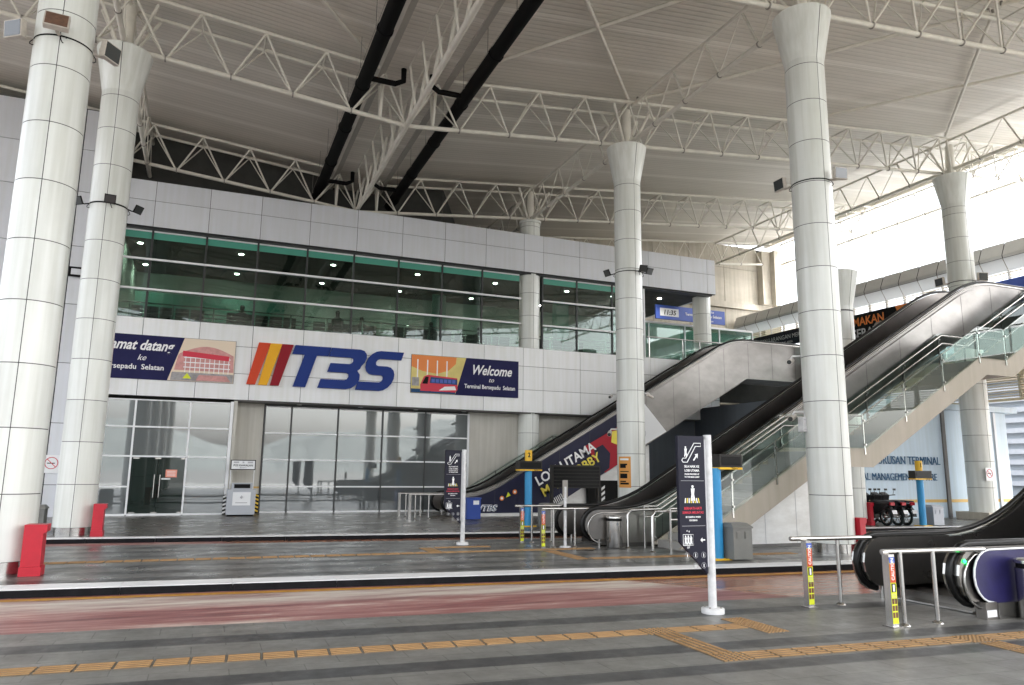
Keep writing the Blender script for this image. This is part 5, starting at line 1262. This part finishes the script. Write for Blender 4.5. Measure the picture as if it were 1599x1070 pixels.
# bins and boxes
t = thing("litter_bin", (8.72, 15.08, 0), "round stainless litter bin at the middle escalator", "bin")
mb = MB(); mb.lathe((8.72, 15.08, 0), [(.17, 0), (.18, .02), (.18, .60)], "stainless", 28); mb.build("body", t)
mb = MB(); mb.lathe((8.72, 15.08, 0), [(.165, .60), (.165, .66)], "black_ink", 24); mb.lathe((8.72, 15.08, 0), [(.185, .66), (.185, .70), (.15, .72), (0, .725)], "stainless", 28); mb.build("lid", t)
copy_tree(t, (9.42, 6.22, 0), "round stainless litter bin cut off by the right edge of the picture")
def box_bin(x, y, w, d, h, label, m="bin_grey", win=True):
    t = thing("recycling_bin", (x, y, 0), label, "bin", "grey steel box bins")
    mb = MB(); mb.box(x - w / 2, x + w / 2, y - d / 2, y + d / 2, .02, h, m); mb.build("body", t)
    mb = MB(); e = .02
    mb.prism([(x - w / 2 - e, y - d / 2 - e, h), (x + w / 2 + e, y - d / 2 - e, h), (x + w / 2 + e, y + d / 2 + e, h), (x - w / 2 - e, y + d / 2 + e, h)], (0, 0, .025), m)
    mb.add([(x - w / 2 - e, y - d / 2 - e, h + .026), (x + w / 2 + e, y - d / 2 - e, h + .026), (x + w / 2 - .03, y - d / 2 + .1, h + .10), (x - w / 2 + .03, y - d / 2 + .1, h + .10), (x - w / 2 - e, y + d / 2 + e, h + .026), (x + w / 2 + e, y + d / 2 + e, h + .026), (x + w / 2 - .03, y + d / 2 - .1, h + .1), (x - w / 2 + .03, y + d / 2 - .1, h + .1)],
           [(0, 1, 2, 3), (5, 4, 7, 6), (3, 2, 6, 7), (1, 5, 6, 2), (4, 0, 3, 7)], m); mb.build("lid", t)
    if win:
        for s in (-1, 1):
            mb = MB(); cx = x + s * w * .22; f = y - d / 2; mb.box(cx - .055, cx + .055, f - .014, f - .001, h - .2, h - .06, m); mb.box(cx - .04, cx + .04, f - .02, f - .015, h - .18, h - .08, m); mb.build("flap", t)
box_bin(9.98, 12.42, .46, .42, .62, "grey steel box bin with pitched lid beside the thick blue post")
box_bin(9.95, 21.3, .5, .42, .62, "grey steel box bin behind the blue post numbered 2")
box_bin(-3.9, 22.1, .5, .42, .62, "grey steel box bin between the two left columns")
box_bin(23.55, 18.75, .5, .42, .6, "pale box bin right of the motorcycles' blue post", m="cabinet_grey")
t = thing("blue_bin", (8.75, 25.0, 0), "plain blue bin in front of the blue wrapped escalator", "bin")
mb = MB(); mb.box(8.5, 9.0, 24.8, 25.2, 0.02, .72, "bin_blue"); mb.box(8.48, 9.02, 24.78, 25.22, .722, .76, "bin_blue"); mb.build("body", t)
mb = MB(); mb.box(8.72, 8.93, 24.79, 24.798, .52, .66, "poster_white"); mb.build("label_plate", t)
def red_box(x, y, w, h, label, lean=.04):
    t = thing("hose_cover", (x, y, 0), label, "guard box", "red guard boxes at column feet")
    mb = MB(); mb.prism([(x - w / 2, y - .12, .14), (x + w / 2, y - .12, .14), (x + w / 2 - .005, y - .12, h * .82), (x + w / 2 + lean, y - .12, h * .86), (x + w / 2 + lean, y - .12, h), (x - w / 2 + .0, y - .12, h)], (0, .3, 0), "red_paint"); mb.build("cover", t)
    mb = MB(); mb.box(x - w / 2 - .01, x + w / 2 + .02, y - .14, y + .19, 0, .138, "red_paint"); mb.build("foot", t)
red_box(-2.42, 13.95, .27, .78, "red guard box at the foot of the biggest column")
red_box(-2.36, 21.1, .24, .78, "red guard box at the foot of the second left column")
red_box(13.50, 12.62, .16, .76, "red guard box at the foot of the tall front column")
red_box(21.33, 19.45, .14, .76, "red guard box at the foot of the short column near the motorcycles")
# guard post (kiosk)
t = thing("guard_desk", (1.2, 28.6, 0), "grey guard desk with a white poster against the beige pier", "desk")
mb = MB(); mb.box(.76, 1.72, 28.35, 28.85, .06, .94, "cabinet_grey"); mb.box(.8, 1.68, 28.4, 28.8, 0, .06, "black_ink"); mb.build("cabinet", t)
mb = MB(); mb.box(.95, 1.55, 28.335, 28.348, .38, .84, "poster_white"); mb.lathe((1.25, 28.33, .66), [(0, .08), (.06, 0), (0, -.05)], "grey_ink", 8); mb.box(1.05, 1.45, 28.33, 28.334, .46, .49, "grey_ink"); mb.build("poster", t)
mb = MB(); mb.box(.9, 1.6, 28.45, 28.8, .94, 1.16, "cabinet_grey"); mb.box(.98, 1.52, 28.43, 28.449, .98, 1.12, "black_ink"); mb.build("top_tray", t)
t = thing("framed_sign", (1.25, 28.9, 0), "white framed sign on two thin legs above the grey desk", "sign")
mb = MB(); mb.box(.82, 1.68, 28.86, 28.90, 1.62, 1.98, "black_ink"); mb.box(.85, 1.65, 28.85, 28.859, 1.65, 1.95, "poster_white")
text_mb(mb, "POS KAWALAN", .095, (1.25, 28.846, 1.75), XD, ZD, "black_ink", .001, bold=.002); text_mb(mb, "BAWAH 3", .05, (1.25, 28.846, 1.68), XD, ZD, "black_ink", .001); mb.box(.92, 1.1, 28.845, 28.848, 1.86, 1.92, "grey_ink"); mb.box(1.22, 1.28, 28.845, 28.848, 1.86, 1.92, "grey_ink"); mb.box(1.4, 1.58, 28.845, 28.848, 1.86, 1.92, "grey_ink"); mb.build("board", t)
for x in (.84, 1.64): mb = MB(); mb.tube([(x, 28.9, 0), (x, 28.9, 1.62)], .015, "white_frame", 6); mb.build("leg", t)
for (x, lb, m2, s) in ((.72, "black and white striped corner guard left of the grey desk", "white_ink", 1), (1.88, "black and yellow striped corner guard right of the grey desk", "hazard_yellow", -1)):
    mb = MB(); yy = 29.38 if x < 1 else 30.15; mb.box(x - .06, x + .06, yy - .03, yy, 0, .72, "black_ink")
    for k in range(5): mb.prism([(x - .06, yy - .034, .04 + .14 * k + (.05 if s < 0 else 0)), (x + .06, yy - .034, .04 + .14 * k + (.05 if s > 0 else 0)), (x + .06, yy - .034, .11 + .14 * k + (.05 if s > 0 else 0)), (x - .06, yy - .034, .11 + .14 * k + (.05 if s < 0 else 0))], (0, .003, 0), m2)
    tag(mb.build("corner_guard"), lb, "corner guard")
def no_smoking(x, y, z, label, w=.3):
    mb = MB(); mb.box(x - w / 2, x + w / 2, y - .01, y, z - w * .6, z + w * .6, "poster_white")
    mb.tube([(x + w * .38 * math.cos(k * PI / 10), y - .012, z + .03 + w * .38 * math.sin(k * PI / 10)) for k in range(21)], .012, "red_ink", 6)
    mb.obox((x, y - .012, z + .03), (w * .25, 0, -w * .25), (0, .003, 0), (.008, 0, .008), "red_ink"); mb.box(x - w * .25, x + w * .2, y - .013, y - .0105, z + .01, z + .04, "black_ink")
    tag(mb.build("no_smoking_sign"), label, "sign")
no_smoking(-4.83, 29.15, 1.75, "white no smoking sign on the panelled wall left of the second column", .5)
no_smoking(28.98, 20.42, 1.78, "no smoking sign on the right column before the light blue wall", .42)
no_smoking(30.5, 21.96, 1.0, "small red and white sign on the light blue wall right of the column", .36)
no_smoking(17.95, 29.88, 1.6, "small yellow edged sign on the dark slate wall", .3)

# ------------------------------------------------------------------ floodlights and cameras on columns
def floodlight(c, ang, z, size, label, style, tilt=.35, r=.47, face=None, grp="floodlights strapped to the columns"):
    cx, cy = c; dx, dy = math.cos(ang), math.sin(ang)
    base = Vector((cx + dx * r, cy + dy * r, z)); out = Vector((dx, dy, 0)); side = Vector((-dy, dx, 0))
    t = thing("floodlight", tuple(base), label, "floodlight", grp)
    hm, gm = ("lamp_body_white", "lamp_glass") if style == 'white' else (("lamp_body_white", "rust_glass") if style == 'rust' else ("black_ink", "lamp_glass"))
    c0 = base + out * (size * (.95 if style == 'led' else .72)) + Vector((0, 0, .02 if style == 'led' else .08))
    # the lamp faces outward and down
    fa_ = ang if face is None else face
    o2 = Vector((math.cos(fa_), math.sin(fa_), 0)); n = (o2 * math.cos(tilt) - Vector((0, 0, 1)) * math.sin(tilt)).normalized(); u = Vector((-o2.y, o2.x, 0)); v = n.cross(u)
    th = size * (.12 if style == 'led' else .28)
    mb = MB(); mb.obox(c0, u * size * .5, v * size * .42, n * th * .5, hm)
    if style != 'led': mb.tube([c0 - n * th * .5 - u * size * .3, c0 - n * th * .5 + u * size * .3], size * .26, hm, 10)
    mb.build("housing", t)
    mb = MB(); mb.obox(c0 + n * (th * .5 + .004), u * size * .44, v * size * .36, n * .003, gm); mb.build("lens", t)
    mb = MB(); mb.tube([base, base + out * size * .4 - Vector((0, 0, .04)), c0 - n * th * .5], .018 if style == "led" else .03, "black_ink" if style == 'led' else "lamp_body_white", 6)
    pts = [base + side * .02 - Vector((0, 0, .02)) + out * .05 * math.sin(k) + side * .09 * (k / 6) - Vector((0, 0, .12 * math.sin(k * PI / 6))) for k in range(7)]
    mb.tube(pts, .009, "black_ink", 5); mb.build("bracket", t)
def fan(c): return math.atan2(-c[1], -c[0])
for (c, z, st, s, who, offs) in (((-2.95, 14.4), 9.13, 'white', .38, "on the biggest column", (-1.5, -.2, 1.35)), ((-2.95, 21.62), 8.55, 'led', .27, "on the second left column", (-1.4, 0.02, 1.35)),
    ((13.1, 12.98), 8.62, 'white', .34, "on the tall front column", (-1.45, 1.1)), ((13.05, 21.4), 8.48, 'led', .28, "on the column with the orange notice", (-1.45, .75, 1.35)), ((29.2, 20.95), 9.8, 'white', .42, "on the right column", (-1.3, 1.1))):
    names = ("floodlight on the left side", "floodlight on the front", "floodlight on the right side") if len(offs) == 3 else ("floodlight on the left side", "floodlight on the right side")
    for o_, nm in zip(offs, names):
        floodlight(c, fan(c) + o_, z, s, nm + " " + who, 'rust' if (st == 'white' and nm.endswith("front")) else st, tilt=.5 if st == 'led' else (-.35 if nm.endswith("front") else .1), r=.47 if c[0] < 20 else .53, face=fan(c) + o_ * .55)
    mb = MB(); R2 = .472 if c[0] < 20 else .526
    mb.lathe((c[0], c[1], z - .03), [(R2, 0), (R2, .03)], "black_ink", 32, fan(c) + min(offs), fan(c) + max(offs)); tag(mb.build("cable_strap"), "thin dark cable strapped round the shaft " + who, "cable")
def cctv(c, ang, z, label, s=1.0, r=.47):
    cx, cy = c; d = Vector((math.cos(ang), math.sin(ang), 0)); side = Vector((-d.y, d.x, 0)); b = Vector((cx, cy, z)) + d * r
    t = thing("security_camera", tuple(b), label, "camera", "security cameras on the columns")
    mb = MB(); mb.tube([b, b + d * .16 * s, b + d * .2 * s - Vector((0, 0, .07 * s))], .02 * s, "pole_white", 8); mb.build("arm", t)
    e = b + d * .2 * s - Vector((0, 0, .1 * s)); f = (d * .4 + side * .9 - Vector((0, 0, .25))).normalized()
    mb = MB(); mb.tube([e - f * .14 * s, e + f * .14 * s], .05 * s, "lamp_body_white", 12); mb.build("body", t)
    mb = MB(); mb.tube([e + f * .141 * s, e + f * .16 * s], .042 * s, "lamp_glass", 12); mb.build("lens", t)
cctv((13.1, 12.98), fan((13.1, 12.98)) - 1.35, 3.12, "white security camera above the steel junction box on the tall front column", 1.3)
cctv((13.1, 12.98), fan((13.1, 12.98)) - 1.3, 4.42, "higher security camera on the left of the tall front column", 1.2)
cctv((13.05, 21.4), fan((13.05, 21.4)) - 1.35, 4.3, "small camera on the left of the orange notice column", 1.0)
cctv((13.05, 21.4), fan((13.05, 21.4)) + 1.3, 4.3, "small camera on the right of the orange notice column", 1.0)
cctv((13.05, 21.4), fan((13.05, 21.4)) - 1.2, 3.1, "large camera with yellow tag low on the orange notice column", 1.4)
a = fan((13.1, 12.98)) - 1.3; cxx, cyy = 13.1 + .5 * math.cos(a), 12.98 + .5 * math.sin(a)
mb = MB(); mb.box(cxx - .13, cxx + .1, cyy - .12, cyy + .03, 2.66, 2.99, "pole_white"); mb.box(cxx - .01, cxx + .01, cyy - .06, cyy - .04, 2.99, 3.1, "pole_white"); mb.box(cxx - .1, cxx - .03, cyy - .124, cyy - .1205, 2.92, 2.94, "grey_ink"); mb.box(cxx - .1, cxx - .03, cyy - .124, cyy - .1205, 2.70, 2.72, "grey_ink")
tag(mb.build("junction_box"), "small white junction box on the left of the tall front column", "junction box")
for i, x in enumerate((-4.75, -3.95)):
    mb = MB(); mb.box(x - .22, x + .22, 29.05, 29.11, 8.25, 8.6, "black_ink"); mb.box(x - .15, x + .15, 29.04, 29.05, 8.32, 8.53, "facade_panel"); mb.tube([(x + .22, 29.1, 8.4), (x + .38, 29.15, 8.36)], .02, "black_ink", 6)
    tag(mb.build("wall_light"), ("black square wall light on the panelled wall, left of two", "black square wall light on the panelled wall, half hidden by the second column")[i], "wall light")

# ------------------------------------------------------------------ waiting seats and people upstairs
def seat_row(x, y, n):
    t = thing("waiting_bench", (x, y, 7.03), "row of dark waiting seats behind the upper windows, left end", "bench", "dark waiting seats upstairs")
    for k in range(n):
        mb = MB(); a = x + .56 * k; mb.box(a + .02, a + .52, y, y + .45, 7.40, 7.46, "seat_dark"); mb.obox((a + .27, y - .03, 7.7), (.25, 0, 0), (0, .025, 0), (0, -.03, .26), "seat_dark"); mb.build("seat", t)
    mb = MB(); mb.box(x, x + .56 * n, y + .18, y + .24, 7.33, 7.39, "stainless"); 
    for a in (x + .2, x + .56 * n - .2): mb.box(a - .03, a + .03, y + .18, y + .24, 7.03, 7.33, "stainless")
    mb.build("beam", t); return t
bench = seat_row(-3.3, 31.9, 5)
for i, (x, lb) in enumerate(((.3, "second row of waiting seats from the left, behind the window bars"), (3.8, "third row of waiting seats from the left upstairs"), (7.2, "waiting seats upstairs above the last name letter"), (10.2, "waiting seats upstairs next to the column in the window wall"), (14.0, "waiting seats upstairs right of the column in the window wall"))):
    copy_tree(bench, (x, 31.9 + .3 * (i % 2), 7.03), lb)
def person_mesh():
    me = bpy.data.meshes.new("person")
    V = [(0, 0, .50), (0, 0, .72), (0, 0, .95), (0, .02, 1.06), (0, .03, 1.18), (0, .03, 1.29), (.10, .0, .5), (.12, .42, .52), (.12, .44, .08), (.12, .56, .05), (-.10, .0, .5), (-.12, .42, .52), (-.12, .44, .08), (-.12, .56, .05),
         (.19, .0, .96), (.24, .06, .72), (.15, .28, .62), (-.19, .0, .96), (-.24, .06, .72), (-.15, .28, .62)]
    Ed = [(0, 1), (1, 2), (2, 3), (3, 4), (4, 5), (0, 6), (6, 7), (7, 8), (8, 9), (0, 10), (10, 11), (11, 12), (12, 13), (2, 14), (14, 15), (15, 16), (2, 17), (17, 18), (18, 19)]
    Rr = [.15, .14, .15, .055, .095, .08, .09, .065, .045, .04, .09, .065, .045, .04, .06, .045, .035, .06, .045, .035]
    me.from_pydata(V, Ed, []); ob = bpy.data.objects.new("person", me); C.objects.link(ob)
    md = ob.modifiers.new("skin", 'SKIN'); sv = me.skin_vertices[0].data
    for i, r in enumerate(Rr): sv[i].radius = (r, r)
    sv[0].use_root = True
    ob.modifiers.new("sub", 'SUBSURF').levels = 1
    me.materials.append(MATS["cloth_dark"])
    return ob
per = person_mesh(); per.location = (.9, 31.85, 6.98); tag(per, "person in dark clothes sitting upstairs, leftmost behind the window bars", "person", "people sitting upstairs")
hm = MB(); hm.lathe((.9, 31.88, 8.24), [(0, .10), (.07, .08), (.095, .02), (.09, -.05)], "black_ink", 12)
hair = hm.build("hair", per)
for (x, y, lb) in ((4.7, 31.2, "person sitting upstairs close to the glass above the first letter"), (5.9, 32.15, "person sitting upstairs above the middle letter"), (9.0, 31.85, "person sitting upstairs above the right banner"), (11.4, 32.1, "person sitting upstairs just left of the column in the window wall")):
    copy_tree(per, (x, y, 6.98), lb)

# ------------------------------------------------------------------ motorcycles
def motorcycle():
    t = thing("motorcycle", (0, 0, 0), "black motorcycle, left of three parked together", "motorcycle", "parked black motorcycles")
    def wheel(x):
        pts = [(x + .27 * math.cos(k * PI / 12), 0, .29 + .27 * math.sin(k * PI / 12)) for k in range(25)]
        mb = MB(); mb.tube(pts, .045, "tyre", 8, caps=False); w = mb.build("wheel", t)
        mb = MB(); mb.tube([(x + .22 * math.cos(k * PI / 12), 0, .29 + .22 * math.sin(k * PI / 12)) for k in range(25)], .014, "stainless", 6, caps=False)
        for k in range(6): mb.tube([(x, 0, .29), (x + .22 * math.cos(k * PI / 3), 0, .29 + .22 * math.sin(k * PI / 3))], .012, "stainless", 5)
        mb.tube([(x, -.06, .29), (x, .06, .29)], .045, "stainless", 10); mb.build("rim", w)
    wheel(0); wheel(1.25)
    mb = MB(); mb.prism([(.15, -.09, .45), (.55, -.12, .32), (.85, -.12, .35), (.95, -.1, .72), (.75, -.1, .80), (.35, -.1, .72), (-.2, -.08, .74), (-.3, -.05, .68)], (0, .2, 0), "bike_black"); mb.tube([(.45, 0, .33), (.75, 0, .33)], .13, "stainless_dark", 10); mb.build("body", t)
    mb = MB(); mb.prism([(-.28, -.12, .75), (.3, -.13, .74), (.62, -.11, .79), (.5, -.11, .84), (0, -.12, .84), (-.3, -.1, .83)], (0, .24, 0), "seat_dark"); mb.build("seat", t)
    mb = MB(); mb.tube([(1.25, -.06, .29), (.98, -.06, .95)], .03, "stainless", 8); mb.tube([(1.25, .06, .29), (.98, .06, .95)], .03, "stainless", 8); mb.build("fork", t)
    mb = MB(); mb.tube([(.86, -.33, 1.0), (.97, 0, .97), (.86, .33, 1.0)], .016, "bike_black", 8); mb.build("handlebar", t)
    mb = MB(); mb.obox((1.05, 0, .9), (.1, 0, .05), (0, .13, 0), (-.04, 0, .14), "bike_black"); mb.build("headlamp_cowl", t)
    for s in (-1, 1): mb = MB(); mb.tube([(.9, s * .27, 1.0), (.88, s * .30, 1.15)], .008, "bike_black", 5); mb.obox((.88, s * .32, 1.19), (.012, 0, 0), (0, .055, 0), (0, 0, .035), "bike_black"); mb.build("mirror", t)
    mb = MB(); mb.obox((-.33, 0, .74), (.035, 0, .01), (0, .08, 0), (0, 0, .045), "bike_red"); mb.build("tail_light", t)
    mb = MB(); mb.prism([(-.22, -.06, .66), (-.42, -.06, .46), (-.44, -.06, .30), (-.40, -.06, .31), (-.36, -.06, .48), (-.16, -.06, .62)], (0, .12, 0), "bike_black"); mb.obox((-.43, 0, .47), (.004, 0, .0), (0, .09, 0), (.02, 0, .06), "poster_white"); mb.build("rear_mudguard", t)
    mb = MB(); mb.tube([(.55, -.14, .28), (.1, -.16, .28), (-.2, -.17, .36)], .04, "stainless", 10); mb.build("exhaust", t)
    return t
mc = motorcycle(); A_ = math.radians(80)
spots = ((21.72, 19.1), (22.18, 19.05), (22.66, 19.1))
mc.location = (spots[0][0], spots[0][1], 0); mc.rotation_euler.z = A_
copy_tree(mc, (spots[1][0], spots[1][1], 0), "black motorcycle, middle of three parked together")
copy_tree(mc, (spots[2][0], spots[2][1], 0), "black motorcycle, right of three with its rear wheel clear")

# ------------------------------------------------------------------ far things
t = thing("parking_building", (75, 50, 0), "pale parking building with open floors beyond the blue wall", "building")
for k in range(13):
    mb = MB(); z = 0.9 + 0.92 * k; mb.box(66, 84, 34, 60, z, z + 0.42, "far_building"); mb.build("parapet", t)
mb = MB(); mb.box(66.6, 83, 34.5, 59.5, 0, 11, "far_window"); mb.build("inner_block", t)
mb = MB(); mb.box(64, 86, 32, 62, 13, 13.8, "far_building"); mb.build("roof", t)
hl = MB(); n_ = 60
top_ = [24 + 8 * math.sin(i * .35) + 4 * math.sin(i * .93 + 1) + random.uniform(-1, 1) for i in range(n_ + 1)]
P_ = [(-500 + 1000 * i / n_, -330) for i in range(n_ + 1)]
hl.add([(x, y, -.3) for x, y in P_] + [(x, y - 60, t_) for (x, y), t_ in zip(P_, top_)] + [(x, y - 160, t_ * 1.2) for (x, y), t_ in zip(P_, top_)], [(i, i + 1, n_ + 2 + i, n_ + 1 + i) for i in range(n_)] + [(n_ + 1 + i, n_ + 2 + i, 2 * n_ + 3 + i, 2 * n_ + 2 + i) for i in range(n_)], "backdrop_green")
tag(hl.build("added_hills"), kind='structure')  # unseen hills added behind the camera to block bright horizon in window reflections

for o in bpy.data.objects:
    if o.type == 'MESH' and o.name.split('.')[0] in ("cover", "cabinet", "body", "lid", "display", "number_cap", "board", "junction_box", "housing") and o.parent and o.parent.name.split('.')[0] not in ("motorcycle",):
        md = o.modifiers.new("bevel", 'BEVEL'); md.width = 0.006; md.segments = 2; md.limit_method = 'ANGLE'; md.angle_limit = math.radians(50)
